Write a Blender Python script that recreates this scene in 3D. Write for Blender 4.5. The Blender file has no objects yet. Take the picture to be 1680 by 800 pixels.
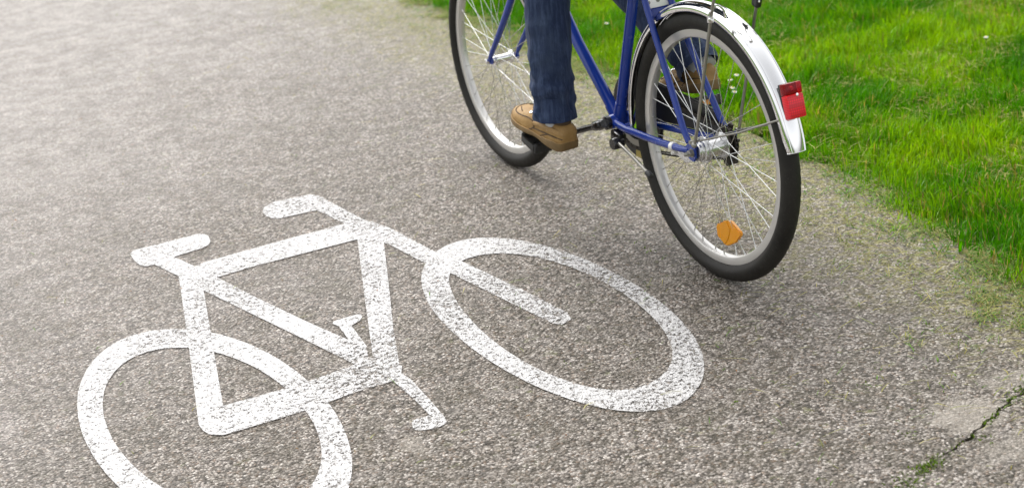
import bpy, bmesh, math, random
import numpy as np
from mathutils import Vector, Matrix, noise
from mathutils.geometry import delaunay_2d_cdt, tessellate_polygon

random.seed(7)
RNG = np.random.default_rng(11)
S = bpy.context.scene
COL = S.collection
R = math.radians
PI = math.pi

# ------------------------------------------------------------------ materials
def new_mat(name):
    m = bpy.data.materials.new(name)
    m.use_nodes = True
    nt = m.node_tree
    b = nt.nodes['Principled BSDF']
    return m, nt, b

def ramp(nt, stops, interp='LINEAR'):
    n = nt.nodes.new('ShaderNodeValToRGB')
    cr = n.color_ramp
    cr.interpolation = interp
    while len(cr.elements) < len(stops):
        cr.elements.new(0.5)
    for e, (p, c) in zip(cr.elements, stops):
        e.position = p
        e.color = c if len(c) == 4 else (*c, 1)
    return n

def mixc(nt, fac, a, b, mode='MIX'):
    n = nt.nodes.new('ShaderNodeMix')
    n.data_type = 'RGBA'
    n.blend_type = mode
    for sock, v in ((n.inputs[0], fac), (n.inputs[6], a), (n.inputs[7], b)):
        if hasattr(v, 'is_linked') or hasattr(v, 'links'):
            nt.links.new(v, sock)
        elif isinstance(v, (int, float)):
            sock.default_value = v
        else:
            sock.default_value = (*v, 1) if len(v) == 3 else v
    return n.outputs[2]

def math_n(nt, op, a, b=None, c=None, clamp=False):
    n = nt.nodes.new('ShaderNodeMath')
    n.operation = op
    n.use_clamp = clamp
    for s, v in zip(n.inputs, (a, b, c)):
        if v is None:
            continue
        if isinstance(v, (int, float)):
            s.default_value = v
        else:
            nt.links.new(v, s)
    return n.outputs[0]

def maprange(nt, v, a, b, c=0.0, d=1.0, smooth=False):
    n = nt.nodes.new('ShaderNodeMapRange')
    n.clamp = True
    if smooth:
        n.interpolation_type = 'SMOOTHSTEP'
    nt.links.new(v, n.inputs[0])
    for i, x in enumerate((a, b, c, d)):
        n.inputs[i + 1].default_value = x
    return n.outputs[0]

def obj_coord(nt, scale=(1, 1, 1), loc=(0, 0, 0)):
    tc = nt.nodes.new('ShaderNodeTexCoord')
    mp = nt.nodes.new('ShaderNodeMapping')
    mp.inputs['Scale'].default_value = scale
    mp.inputs['Location'].default_value = loc
    nt.links.new(tc.outputs['Object'], mp.inputs['Vector'])
    return mp.outputs[0]

def noise_t(nt, vec, scale, detail=4, rough=0.55):
    n = nt.nodes.new('ShaderNodeTexNoise')
    n.inputs['Scale'].default_value = scale
    n.inputs['Detail'].default_value = detail
    n.inputs['Roughness'].default_value = rough
    nt.links.new(vec, n.inputs['Vector'])
    return n.outputs['Fac']

def bump(nt, h, strength, dist, prev=None):
    n = nt.nodes.new('ShaderNodeBump')
    n.inputs['Strength'].default_value = strength
    n.inputs['Distance'].default_value = dist
    nt.links.new(h, n.inputs['Height'])
    if prev is not None:
        nt.links.new(prev, n.inputs['Normal'])
    return n.outputs['Normal']

def simple_mat(name, col, rough=0.5, metal=0.0, spec=0.5, var=0.12, vscale=30, bumps=0.0, coat=0.0):
    """base colour varied by noise, slightly uneven gloss, optional fine relief"""
    m, nt, b = new_mat(name)
    v = obj_coord(nt)
    f = noise_t(nt, v, vscale, 5)
    lo = tuple(max(0, c * (1 - var)) for c in col)
    hi = tuple(min(1, c * (1 + var)) for c in col)
    nt.links.new(mixc(nt, f, lo, hi), b.inputs['Base Color'])
    nt.links.new(maprange(nt, f, 0.25, 0.75, max(0, rough - 0.06), min(1, rough + 0.08)), b.inputs['Roughness'])
    b.inputs['Metallic'].default_value = metal
    b.inputs['Specular IOR Level'].default_value = spec
    b.inputs['Coat Weight'].default_value = coat
    b.inputs['Coat Roughness'].default_value = 0.08
    if bumps:
        f2 = noise_t(nt, v, vscale * 12, 3)
        nt.links.new(bump(nt, f2, bumps, 0.001), b.inputs['Normal'])
    return m

def asphalt_nodes(nt, vec):
    """returns (colour, height) of worn chip-seal asphalt"""
    # slight warp so the chips are not round
    vo = nt.nodes.new('ShaderNodeTexVoronoi')
    vo.inputs['Scale'].default_value = 150
    vo.inputs['Randomness'].default_value = 1.0
    nt.links.new(vec, vo.inputs['Vector'])
    sep = nt.nodes.new('ShaderNodeSeparateColor')
    nt.links.new(vo.outputs['Color'], sep.inputs[0])
    chip = ramp(nt, [(0.0, (0.024, 0.022, 0.019)), (0.22, (0.085, 0.075, 0.066)), (0.46, (0.205, 0.185, 0.170)),
                     (0.72, (0.275, 0.256, 0.240)), (0.88, (0.375, 0.352, 0.338)), (1.0, (0.52, 0.50, 0.485))])
    nt.links.new(sep.outputs[0], chip.inputs[0])
    # warm / reddish chips here and there
    warm = maprange(nt, sep.outputs[1], 0.86, 0.95)
    c = mixc(nt, math_n(nt, 'MULTIPLY', warm, 0.45), chip.outputs[0], (0.21, 0.135, 0.085))
    # binder between chips
    gap = maprange(nt, vo.outputs['Distance'], 0.50, 0.80)
    c = mixc(nt, math_n(nt, 'MULTIPLY', gap, 0.85), c, (0.050, 0.043, 0.036))
    # fine grit
    g = noise_t(nt, vec, 260, 3, 0.7)
    c = mixc(nt, 0.55, c, mixc(nt, g, (0.15, 0.15, 0.15), (0.85, 0.85, 0.85)), 'OVERLAY')
    # clusters: chips missing / packed, several cm
    cl = noise_t(nt, vec, 46, 5, 0.68)
    c = mixc(nt, maprange(nt, cl, 0.50, 0.64, 0, 0.85), c, (0.036, 0.031, 0.026))
    c = mixc(nt, maprange(nt, cl, 0.28, 0.44, 0.40, 0), c, (0.30, 0.275, 0.26))
    h = math_n(nt, 'ADD', math_n(nt, 'MULTIPLY', maprange(nt, vo.outputs['Distance'], 0.15, 0.8, 1, 0), 0.8),
               math_n(nt, 'MULTIPLY', maprange(nt, cl, 0.4, 0.75, 1, 0), 0.7))
    h = math_n(nt, 'ADD', h, math_n(nt, 'MULTIPLY', sep.outputs[2], 0.5))
    return c, h

def mat_asphalt():
    m, nt, b = new_mat('worn_asphalt')
    v = obj_coord(nt)
    c, h = asphalt_nodes(nt, v)
    sx = nt.nodes.new('ShaderNodeSeparateXYZ')
    nt.links.new(v, sx.inputs[0])
    X, Y = sx.outputs[0], sx.outputs[1]
    # broad patches: far-left wash of light painted in as paler colour, and damp darker streaks
    big = noise_t(nt, v, 1.1, 4, 0.6)
    med = noise_t(nt, v, 5.0, 4, 0.6)
    pale = math_n(nt, 'MULTIPLY', maprange(nt, math_n(nt, 'ADD', math_n(nt, 'MULTIPLY', Y, 0.26), math_n(nt, 'ADD', math_n(nt, 'MULTIPLY', X, -0.30), math_n(nt, 'MULTIPLY', big, 0.9))), WASH0, WASH1, 0, 1, True), WASH_AMT)
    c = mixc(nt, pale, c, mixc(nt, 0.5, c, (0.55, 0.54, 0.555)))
    c = mixc(nt, maprange(nt, med, 0.38, 0.64, 0.0, 0.50), c, mixc(nt, 0.6, c, (0.058, 0.051, 0.036)))
    mot = noise_t(nt, v, 13, 4, 0.62)
    c = mixc(nt, maprange(nt, mot, 0.42, 0.66, 0.0, 0.55), c, mixc(nt, 0.6, c, (0.066, 0.058, 0.036)))
    c = mixc(nt, maprange(nt, mot, 0.28, 0.44, 0.28, 0.0), c, (0.30, 0.285, 0.275))
    # organic staining (moss film, grass dust) near the lawn
    sn = noise_t(nt, v, 7.0, 5, 0.65)
    near = maprange(nt, math_n(nt, 'ADD', X, math_n(nt, 'MULTIPLY', sn, 0.95)), 0.50, 1.12, 0, 1, True)
    fine = maprange(nt, noise_t(nt, v, 45, 4, 0.7), 0.42, 0.62)
    c = mixc(nt, math_n(nt, 'MULTIPLY', near, math_n(nt, 'MULTIPLY', fine, 0.80)), c, (0.190, 0.185, 0.045))
    sp = maprange(nt, noise_t(nt, v, 19, 5, 0.7), 0.60, 0.70)
    c = mixc(nt, math_n(nt, 'MULTIPLY', sp, maprange(nt, X, -1.2, 0.4, 0.25, 0.75)), c, (0.105, 0.125, 0.03))
    # smooth cement-like patches beside the crack, and one pale spot by the painted pedal
    for (px, py, rx, ry, am) in ((-0.02, -1.00, 0.10, 0.085, 0.62), (0.165, -0.935, 0.075, 0.05, 0.45), (0.06, -1.17, 0.22, 0.06, 0.42), (-1.092, -0.356, 0.030, 0.05, 0.45)):
        dx = math_n(nt, 'MULTIPLY', math_n(nt, 'SUBTRACT', X, px), 1 / rx)
        dy = math_n(nt, 'MULTIPLY', math_n(nt, 'SUBTRACT', Y, py), 1 / ry)
        d2 = math_n(nt, 'ADD', math_n(nt, 'MULTIPLY', dx, dx), math_n(nt, 'MULTIPLY', dy, dy))
        d = math_n(nt, 'ADD', d2, math_n(nt, 'MULTIPLY', math_n(nt, 'SUBTRACT', noise_t(nt, v, 28, 4, 0.65), 0.5), 3.4))
        k = math_n(nt, 'MULTIPLY', maprange(nt, d, 0.35, 1.25, 1, 0, True), am)
        c = mixc(nt, k, c, mixc(nt, fine, (0.225, 0.212, 0.192), (0.18, 0.168, 0.15)))
        h = math_n(nt, 'MULTIPLY', h, math_n(nt, 'SUBTRACT', 1.0, math_n(nt, 'MULTIPLY', k, 0.8)))
    nt.links.new(mixc(nt, 1.0, c, ASPHALT_TINT, 'MULTIPLY'), b.inputs['Base Color'])
    nt.links.new(maprange(nt, med, 0.3, 0.7, 0.70, 0.52), b.inputs['Roughness'])
    b.inputs['Specular IOR Level'].default_value = 0.30
    nt.links.new(bump(nt, h, 1.0, 0.008), b.inputs['Normal'])
    return m

def mat_road_paint():
    m, nt, b = new_mat('worn_white_road_paint')
    v = obj_coord(nt)
    c, h = asphalt_nodes(nt, v)
    f = noise_t(nt, v, 60, 4, 0.6)
    nt.links.new(mixc(nt, f, (0.42, 0.41, 0.40), (0.54, 0.53, 0.52)), b.inputs['Base Color'])
    b.inputs['Roughness'].default_value = 0.6
    nt.links.new(bump(nt, h, 0.7, 0.004), b.inputs['Normal'])
    # paint is gone in the pits and worn off some chips
    sx = nt.nodes.new('ShaderNodeSeparateXYZ')
    nt.links.new(v, sx.inputs[0])
    pit = noise_t(nt, v, 85, 4, 0.62)
    pit2 = noise_t(nt, v, 260, 3, 0.7)
    wear = noise_t(nt, v, 2.3, 3, 0.5)
    s = math_n(nt, 'ADD', math_n(nt, 'MULTIPLY', pit, 0.48), math_n(nt, 'MULTIPLY', pit2, 0.52))
    # more wear towards the wheel track on the right (larger x)
    th = math_n(nt, 'ADD', math_n(nt, 'MULTIPLY', math_n(nt, 'SUBTRACT', wear, 0.5), 0.22),
                maprange(nt, math_n(nt, 'SUBTRACT', sx.outputs[0], math_n(nt, 'MULTIPLY', sx.outputs[1], 0.35)), -1.6, -0.3, 0.002, 0.036))
    a = maprange(nt, math_n(nt, 'ADD', s, th), 0.530, 0.580, 1, 0.03)
    nt.links.new(a, b.inputs['Alpha'])
    return m

def mat_grass():
    m, nt, b = new_mat('grass_blades')
    nt.nodes.remove(b)
    at = nt.nodes.new('ShaderNodeAttribute')
    at.attribute_name = 'blade_colour'
    d = nt.nodes.new('ShaderNodeBsdfDiffuse')
    t = nt.nodes.new('ShaderNodeBsdfTranslucent')
    g = nt.nodes.new('ShaderNodeBsdfGlossy')
    g.inputs['Roughness'].default_value = 0.5
    nt.links.new(at.outputs['Color'], d.inputs['Color'])
    nt.links.new(mixc(nt, 1.0, at.outputs['Color'], (1.5, 1.35, 0.55), 'MULTIPLY'), t.inputs['Color'])
    g.inputs['Color'].default_value = (0.5, 0.6, 0.35, 1)
    mx = nt.nodes.new('ShaderNodeMixShader')
    mx.inputs[0].default_value = 0.42
    nt.links.new(d.outputs[0], mx.inputs[1])
    nt.links.new(t.outputs[0], mx.inputs[2])
    fr = nt.nodes.new('ShaderNodeFresnel')
    fr.inputs['IOR'].default_value = 1.35
    mx2 = nt.nodes.new('ShaderNodeMixShader')
    nt.links.new(math_n(nt, 'MULTIPLY', fr.outputs[0], 0.09), mx2.inputs[0])
    nt.links.new(mx.outputs[0], mx2.inputs[1])
    nt.links.new(g.outputs[0], mx2.inputs[2])
    nt.links.new(mx2.outputs[0], nt.nodes['Material Output'].inputs['Surface'])
    return m

def mat_soil():
    m, nt, b = new_mat('lawn_soil')
    v = obj_coord(nt)
    f = noise_t(nt, v, 40, 6, 0.7)
    f2 = noise_t(nt, v, 3, 4, 0.6)
    c = mixc(nt, f, (0.02, 0.040, 0.004), (0.075, 0.130, 0.014))
    c = mixc(nt, maprange(nt, f2, 0.45, 0.65), c, mixc(nt, f, (0.035, 0.085, 0.004), (0.10, 0.19, 0.012)))
    nt.links.new(c, b.inputs['Base Color'])
    b.inputs['Roughness'].default_value = 0.95
    nt.links.new(bump(nt, f, 0.8, 0.02), b.inputs['Normal'])
    return m

def mat_denim():
    m, nt, b = new_mat('dark_blue_denim')
    v = obj_coord(nt)
    vs = obj_coord(nt, (1, 1, 0.14))
    slub = noise_t(nt, vs, 420, 3, 0.7)
    fade = noise_t(nt, v, 9, 5, 0.65)
    yarn = noise_t(nt, v, 620, 2, 0.7)
    st = noise_t(nt, obj_coord(nt, (1, 1, 0.05)), 95, 4, 0.7)
    c = mixc(nt, slub, (0.004, 0.009, 0.027), (0.030, 0.047, 0.105))
    c = mixc(nt, maprange(nt, st, 0.46, 0.62, 0, 0.85), c, mixc(nt, slub, (0.020, 0.034, 0.078), (0.068, 0.097, 0.175)))
    c = mixc(nt, maprange(nt, fade, 0.45, 0.75, 0, 0.6), c, mixc(nt, slub, (0.030, 0.046, 0.085), (0.085, 0.115, 0.170)))
    nt.links.new(c, b.inputs['Base Color'])
    b.inputs['Roughness'].default_value = 0.9
    b.inputs['Specular IOR Level'].default_value = 0.2
    b.inputs['Sheen Weight'].default_value = 0.04
    n1 = bump(nt, yarn, 0.35, 0.0006)
    nt.links.new(bump(nt, noise_t(nt, v, 60, 4, 0.6), 0.35, 0.004, n1), b.inputs['Normal'])
    return m

def mat_leather(name, lo, hi):
    m, nt, b = new_mat(name)
    v = obj_coord(nt)
    f = noise_t(nt, v, 26, 5, 0.65)
    nt.links.new(mixc(nt, maprange(nt, f, 0.3, 0.7), lo, hi), b.inputs['Base Color'])
    nt.links.new(maprange(nt, f, 0.3, 0.7, 0.62, 0.48), b.inputs['Roughness'])
    b.inputs['Specular IOR Level'].default_value = 0.35
    vo = nt.nodes.new('ShaderNodeTexVoronoi')
    vo.inputs['Scale'].default_value = 420
    nt.links.new(v, vo.inputs['Vector'])
    n1 = bump(nt, vo.outputs['Distance'], 0.25, 0.0008)
    nt.links.new(bump(nt, f, 0.3, 0.006, n1), b.inputs['Normal'])
    return m

def mat_rubber():
    m, nt, b = new_mat('tyre_rubber')
    v = obj_coord(nt)
    f = noise_t(nt, v, 14, 5, 0.7)
    f2 = noise_t(nt, v, 150, 3, 0.7)
    c = mixc(nt, maprange(nt, f, 0.3, 0.7), (0.010, 0.009, 0.008), (0.027, 0.025, 0.021))
    c = mixc(nt, maprange(nt, f2, 0.6, 0.8, 0, 0.5), c, (0.10, 0.093, 0.082))
    nt.links.new(c, b.inputs['Base Color'])
    nt.links.new(maprange(nt, f, 0.3, 0.7, 0.50, 0.72), b.inputs['Roughness'])
    b.inputs['Specular IOR Level'].default_value = 0.28
    nt.links.new(bump(nt, f2, 0.3, 0.001), b.inputs['Normal'])
    return m

def mat_reflector(name, col, cell=420, alpha=0.0):
    """moulded plastic with a fine prism grid"""
    m, nt, b = new_mat(name)
    v = obj_coord(nt)
    ck = nt.nodes.new('ShaderNodeTexVoronoi')
    ck.inputs['Scale'].default_value = cell
    ck.inputs['Randomness'].default_value = 0.0
    nt.links.new(v, ck.inputs['Vector'])
    nt.links.new(mixc(nt, maprange(nt, ck.outputs['Distance'], 0.1, 0.6), tuple(min(1, c * 1.15) for c in col), tuple(c * 0.62 for c in col)), b.inputs['Base Color'])
    b.inputs['Roughness'].default_value = 0.30
    b.inputs['Coat Weight'].default_value = 0.1
    b.inputs['Subsurface Weight'].default_value = 0.25
    b.inputs['Subsurface Radius'].default_value = (0.01, 0.004, 0.002)
    b.inputs['Subsurface Scale'].default_value = 0.5
    nt.links.new(bump(nt, ck.outputs['Distance'], 0.5, 0.001), b.inputs['Normal'])
    return m

def mat_red_glass():
    m, nt, b = new_mat('clear_red_plastic')
    b.inputs['Base Color'].default_value = (0.92, 0.02, 0.04, 1)
    b.inputs['Roughness'].default_value = 0.08
    b.inputs['Transmission Weight'].default_value = 0.8
    b.inputs['IOR'].default_value = 1.3
    v = obj_coord(nt)
    nt.links.new(bump(nt, noise_t(nt, v, 30, 2), 0.1, 0.001), b.inputs['Normal'])
    return m

# ------------------------------------------------------------------ mesh builder
def catmull(pts, sub):
    P = [Vector(p) for p in pts]
    if sub <= 1 or len(P) < 3:
        return P
    out = []
    Q = [P[0] * 2 - P[1]] + P + [P[-1] * 2 - P[-2]]
    for i in range(1, len(Q) - 2):
        a, b, c, d = Q[i - 1:i + 3]
        for k in range(sub):
            t = k / sub
            out.append(0.5 * ((2 * b) + (c - a) * t + (2 * a - 5 * b + 4 * c - d) * t * t + (3 * b - a - 3 * c + d) * t ** 3))
    out.append(P[-1])
    return out

def lerp_list(vals, n):
    m = len(vals) - 1
    out = []
    for i in range(n):
        t = i / (n - 1) * m
        k = min(int(t), m - 1)
        out.append(vals[k] + (vals[k + 1] - vals[k]) * (t - k))
    return out

class MB:
    def __init__(self):
        self.v, self.f, self.mi = [], [], []

    def add(self, verts, faces, mi=0):
        o = len(self.v)
        self.v += [tuple(p) for p in verts]
        self.f += [tuple(i + o for i in fc) for fc in faces]
        self.mi += [mi] * len(faces)

    def rings(self, rings, closed_ring=True, cap=True, loop=False, mi=0):
        n = len(rings[0])
        V = [p for r in rings for p in r]
        F = []
        m = len(rings)
        for i in range(m if loop else m - 1):
            a, b = i * n, ((i + 1) % m) * n
            for j in range(n if closed_ring else n - 1):
                k = (j + 1) % n
                F.append((a + j, a + k, b + k, b + j))
        if cap and not loop and closed_ring:
            F.append(tuple(range(n - 1, -1, -1)))
            F.append(tuple((m - 1) * n + j for j in range(n)))
        self.add(V, F, mi)

    def tube(self, pts, r, n=12, sub=1, cap=True, flat=None, mi=0):
        P = catmull(pts, sub)
        m = len(P)
        rr = lerp_list(list(r), m) if isinstance(r, (list, tuple)) else [r] * m
        fx = lerp_list(list(flat), m) if isinstance(flat, (list, tuple)) else [flat or 1.0] * m
        T = [((P[min(i + 1, m - 1)] - P[max(i - 1, 0)]).normalized()) for i in range(m)]
        up = Vector((1, 0, 0)) if abs(T[0].x) < 0.9 else Vector((0, 0, 1))
        u = (up - T[0] * up.dot(T[0])).normalized()
        rings = []
        for i in range(m):
            u = (u - T[i] * u.dot(T[i])).normalized()
            w = T[i].cross(u)
            rings.append([P[i] + (u * (math.cos(2 * PI * j / n) * fx[i]) + w * math.sin(2 * PI * j / n)) * rr[i] for j in range(n)])
        self.rings(rings, cap=cap, mi=mi)

    def lathe(self, prof, c=(0, 0, 0), n=96, a0=0.0, a1=2 * PI, closed=True, mi=0):
        """profile of (r, x) turned about the X axis through c; a closed profile makes a ring"""
        full = abs(a1 - a0 - 2 * PI) < 1e-6
        cnt = n if full else n + 1
        rings = []
        for i in range(cnt):
            a = a0 + (a1 - a0) * i / n
            ca, sa = math.cos(a), math.sin(a)
            rings.append([(c[0] + x, c[1] + r * ca, c[2] + r * sa) for r, x in prof])
        self.rings(rings, closed_ring=closed, cap=not full, loop=full, mi=mi)

    def spin(self, prof, p, axis, n=24, mi=0):
        """profile of (r, t) turned about an axis through p (capped where r = 0)"""
        p, ax = Vector(p), Vector(axis).normalized()
        u = ax.orthogonal().normalized()
        w = ax.cross(u)
        rings = [[p + ax * t + (u * math.cos(2 * PI * j / n) + w * math.sin(2 * PI * j / n)) * max(r, 1e-5) for j in range(n)] for r, t in prof]
        self.rings(rings, cap=True, mi=mi)

    def box(self, c, s, rot=None, bevel=0.0, seg=2, mi=0):
        bm = bmesh.new()
        bmesh.ops.create_cube(bm, size=1.0)
        bmesh.ops.scale(bm, vec=s, verts=bm.verts)
        if bevel:
            bmesh.ops.bevel(bm, geom=list(bm.edges), offset=bevel, segments=seg, affect='EDGES', profile=0.6)
        M = Matrix.Translation(c) @ (rot.to_4x4() if rot is not None else Matrix())
        bm.transform(M)
        bm.verts.index_update()
        self.add([v.co for v in bm.verts], [[v.index for v in f.verts] for f in bm.faces], mi)
        bm.free()

    def prism(self, poly, ax, off, thick, bevel=0.0, mi=0):
        """closed polygon (a, b) extruded along axis ax ('x','y','z') from off to off+thick"""
        def P(a, b, t):
            return {'x': (t, a, b), 'y': (a, t, b), 'z': (a, b, t)}[ax]
        bm = bmesh.new()
        f = bm.faces.new([bm.verts.new(P(a, b, off)) for a, b in poly])
        r = bmesh.ops.extrude_face_region(bm, geom=[f])
        d = Vector(P(0, 0, thick))
        bmesh.ops.translate(bm, vec=d, verts=[g for g in r['geom'] if isinstance(g, bmesh.types.BMVert)])
        bmesh.ops.recalc_face_normals(bm, faces=bm.faces)
        if bevel:
            es = [e for e in bm.edges if e.calc_face_angle(0) > 0.6]
            bmesh.ops.bevel(bm, geom=es, offset=bevel, segments=2, affect='EDGES')
        bm.verts.index_update()
        self.add([v.co for v in bm.verts], [[v.index for v in f.verts] for f in bm.faces], mi)
        bm.free()

    def build(self, name, mats, parent=None, smooth=40, shift=None):
        me = bpy.data.meshes.new(name)
        vs = self.v
        if shift is not None:
            vs = [(a - shift[0], b - shift[1], c - shift[2]) for a, b, c in vs]
        me.from_pydata(vs, [], self.f)
        mats = mats if isinstance(mats, (list, tuple)) else [mats]
        for m in mats:
            me.materials.append(m)
        if len(mats) > 1:
            me.polygons.foreach_set('material_index', self.mi)
        bm = bmesh.new()
        bm.from_mesh(me)
        bmesh.ops.recalc_face_normals(bm, faces=bm.faces)
        bm.to_mesh(me)
        bm.free()
        me.polygons.foreach_set('use_smooth', [True] * len(me.polygons))
        me.set_sharp_from_angle(angle=R(smooth))
        me.update()
        o = bpy.data.objects.new(name, me)
        COL.objects.link(o)
        if parent is not None:
            o.parent = parent
        if shift is not None:
            o.location = shift
        return o

def empty(name, loc=(0, 0, 0), parent=None):
    o = bpy.data.objects.new(name, None)
    o.empty_display_size = 0.1
    COL.objects.link(o)
    o.location = loc
    if parent is not None:
        o.parent = parent
    return o

def tag(o, label=None, cat=None, group=None, kind=None):
    for k, v in (('label', label), ('category', cat), ('group', group), ('kind', kind)):
        if v:
            o[k] = v
    return o

# ------------------------------------------------------------------ tuning
WASH0, WASH1, WASH_AMT = 0.60, 1.95, 0.80  # range and amount of the brightness painted into the far-left asphalt
ASPHALT_TINT = (1.42, 1.36, 1.275)
EXPOSURE = 1.12
SUN_EL, SUN_AZ = R(56), R(4)          # azimuth measured from +Y (riding direction) towards +X

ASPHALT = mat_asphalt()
PAINT = mat_road_paint()
GRASS = mat_grass()
SOIL = mat_soil()
DENIM = mat_denim()
TAN = mat_leather('tan_leather', (0.235, 0.135, 0.042), (0.36, 0.22, 0.078))
TAN_LIGHT = mat_leather('pale_tan_leather', (0.25, 0.150, 0.056), (0.37, 0.23, 0.092))
SOLE = mat_leather('shoe_sole_rubber', (0.135, 0.085, 0.033), (0.20, 0.13, 0.055))
STITCH = simple_mat('dark_seam', (0.075, 0.045, 0.022), 0.8)
RUBBER = mat_rubber()
BLUE = simple_mat('blue_enamel', (0.008, 0.034, 0.250), 0.22, 0.0, 0.45, 0.10, 40, 0.0, coat=0.25)
CHROME = simple_mat('chrome', (0.86, 0.86, 0.86), 0.07, 1.0, 0.5, 0.03, 25)
ALU = simple_mat('brushed_aluminium', (0.80, 0.79, 0.77), 0.38, 0.35, 0.6, 0.04, 30)
STEEL = simple_mat('spoke_steel', (0.62, 0.62, 0.60), 0.25, 1.0, 0.5, 0.05, 40)
GREYSTEEL = simple_mat('dull_steel', (0.33, 0.32, 0.29), 0.42, 0.85, 0.5, 0.10, 50)
BLACKP = simple_mat('black_plastic', (0.018, 0.018, 0.019), 0.42, 0.0, 0.5, 0.25, 40, 0.10)
BLACKM = simple_mat('black_enamel', (0.012, 0.012, 0.013), 0.25, 0.0, 0.5, 0.2, 40, 0.0, coat=0.3)
GREASE = simple_mat('oily_steel', (0.045, 0.038, 0.032), 0.45, 0.7, 0.5, 0.35, 60, 0.3)
YELLOWP = simple_mat('yellowed_sticker', (0.42, 0.33, 0.08), 0.5)
ORANGE = mat_reflector('orange_reflector', (0.95, 0.36, 0.008), 170)
REDREF = mat_reflector('red_reflector', (0.95, 0.008, 0.028), 160)
REDGLASS = mat_red_glass()
SOCK = simple_mat('grey_sock', (0.45, 0.46, 0.48), 0.9)
SKIN = simple_mat('skin', (0.55, 0.34, 0.25), 0.5, 0, 0.4, 0.06)
JACKET = simple_mat('grey_jacket_cloth', (0.12, 0.13, 0.15), 0.85, 0, 0.2, 0.15, 80, 0.2)
HAIR = simple_mat('brown_hair', (0.05, 0.03, 0.018), 0.6, 0, 0.4, 0.3, 60, 0.3)
PETAL = simple_mat('white_petal', (0.80, 0.80, 0.78), 0.6)
POLLEN = simple_mat('yellow_flower_centre', (0.75, 0.50, 0.03), 0.7)
STEMG = simple_mat('green_stem', (0.06, 0.13, 0.015), 0.6)

RIM = simple_mat('rim_aluminium', (0.62, 0.605, 0.58), 0.34, 0.65, 0.5, 0.05, 25)
HUBM = simple_mat('hub_aluminium', (0.66, 0.66, 0.66), 0.25, 0.95, 0.5, 0.08, 60)

# ------------------------------------------------------------------ value noise (numpy)
def vnoise(x, y, scale, seed):
    g = np.random.default_rng(seed).random((64, 64))
    u, v = x * scale, y * scale
    i, j = np.floor(u).astype(int), np.floor(v).astype(int)
    fu, fv = u - i, v - j
    fu, fv = fu * fu * (3 - 2 * fu), fv * fv * (3 - 2 * fv)
    a = g[i % 64, j % 64] * (1 - fu) + g[(i + 1) % 64, j % 64] * fu
    b = g[i % 64, (j + 1) % 64] * (1 - fu) + g[(i + 1) % 64, (j + 1) % 64] * fu
    return a * (1 - fv) + b * fv

EY = np.array([-30, -3.0, -0.588, -0.376, -0.155, 0.158, 0.389, 0.593, 0.873, 1.053, 2.003, 2.229, 3.274, 3.686, 5.0, 30])
EX = np.array([0.50, 0.50, 0.545, 0.575, 0.615, 0.690, 0.720, 0.735, 0.765, 0.770, 0.785, 0.815, 0.809, 0.785, 0.78, 0.78])
def edge_x(y):
    return np.interp(y, EY, EX)

# ------------------------------------------------------------------ ground, path with its crack
ground = MB()
ground.add([(-150, -150, -0.02), (150, -150, -0.02), (150, 150, -0.02), (-150, 150, -0.02)], [(0, 1, 2, 3)])
g = ground.build('ground', SOIL)
tag(g, 'lawn soil under the grass beside the asphalt path', 'ground', kind='structure')

crack_mid = [(-0.215, -1.118), (-0.185, -1.108), (-0.150, -1.104), (-0.118, -1.090), (-0.085, -1.086), (-0.062, -1.070), (-0.034, -1.064),
             (-0.010, -1.050), (0.022, -1.046), (0.046, -1.028), (0.078, -1.024), (0.105, -1.006), (0.150, -0.998), (0.19, -0.975), (0.26, -0.955), (0.36, -0.90), (0.45, -0.88)]
cw = [0.0005, 0.003, 0.0045, 0.006, 0.0075, 0.006, 0.0055, 0.006, 0.007, 0.008, 0.009, 0.008, 0.008, 0.007, 0.006, 0.004, 0.0005]
mid = [Vector((x, y, 0)) for x, y in crack_mid]
M_ = catmull(mid, 4)
W_ = lerp_list(cw, len(M_))
rg = random.Random(3)
lft, rgt = [], []
for i, p in enumerate(M_):
    t = (M_[min(i + 1, len(M_) - 1)] - M_[max(i - 1, 0)]).normalized()
    nrm = Vector((-t.y, t.x, 0))
    wv = W_[i] * rg.uniform(0.15, 0.95)
    ww = W_[i] * rg.uniform(0.15, 0.95)
    lft.append(p + nrm * wv)
    rgt.append(p - nrm * ww)
crack_poly = rgt + lft[::-1]
ys = np.concatenate([np.linspace(-8, -2, 13)[:-1], np.arange(-2, 6, 0.06), np.linspace(6, 30, 30)])
xs = edge_x(ys) + 0.02 + (vnoise(ys, ys * 0 + 3.1, 4.0, 5) - 0.5) * 0.06 + (vnoise(ys, ys * 0 + 1.7, 14.0, 6) - 0.5) * 0.035
outer = [Vector((float(x), float(y))) for x, y in zip(xs, ys)] + [Vector((-2.9, float(y))) for y in (30, 6, 0, -8)]
pts = outer + [Vector((p.x, p.y)) for p in crack_poly]
no, nc = len(outer), len(crack_poly)
edges = [(i, (i + 1) % no) for i in range(no)] + [(no + i, no + (i + 1) % nc) for i in range(nc)]
V2, E2, F2, _, _, _ = delaunay_2d_cdt(pts, edges, [], 1, 1e-6)
cp = [(p.x, p.y) for p in crack_poly]
def inside(x, y, poly):
    c = False
    j = len(poly) - 1
    for i in range(len(poly)):
        xi, yi = poly[i]
        xj, yj = poly[j]
        if (yi > y) != (yj > y) and x < (xj - xi) * (y - yi) / (yj - yi) + xi:
            c = not c
        j = i
    return c
mb = MB()
keep = []
for f in F2:
    cx_ = sum(V2[i].x for i in f) / len(f)
    cy_ = sum(V2[i].y for i in f) / len(f)
    if not inside(cx_, cy_, cp):
        keep.append(tuple(f))
mb.add([(v.x, v.y, 0) for v in V2], keep)
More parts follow.
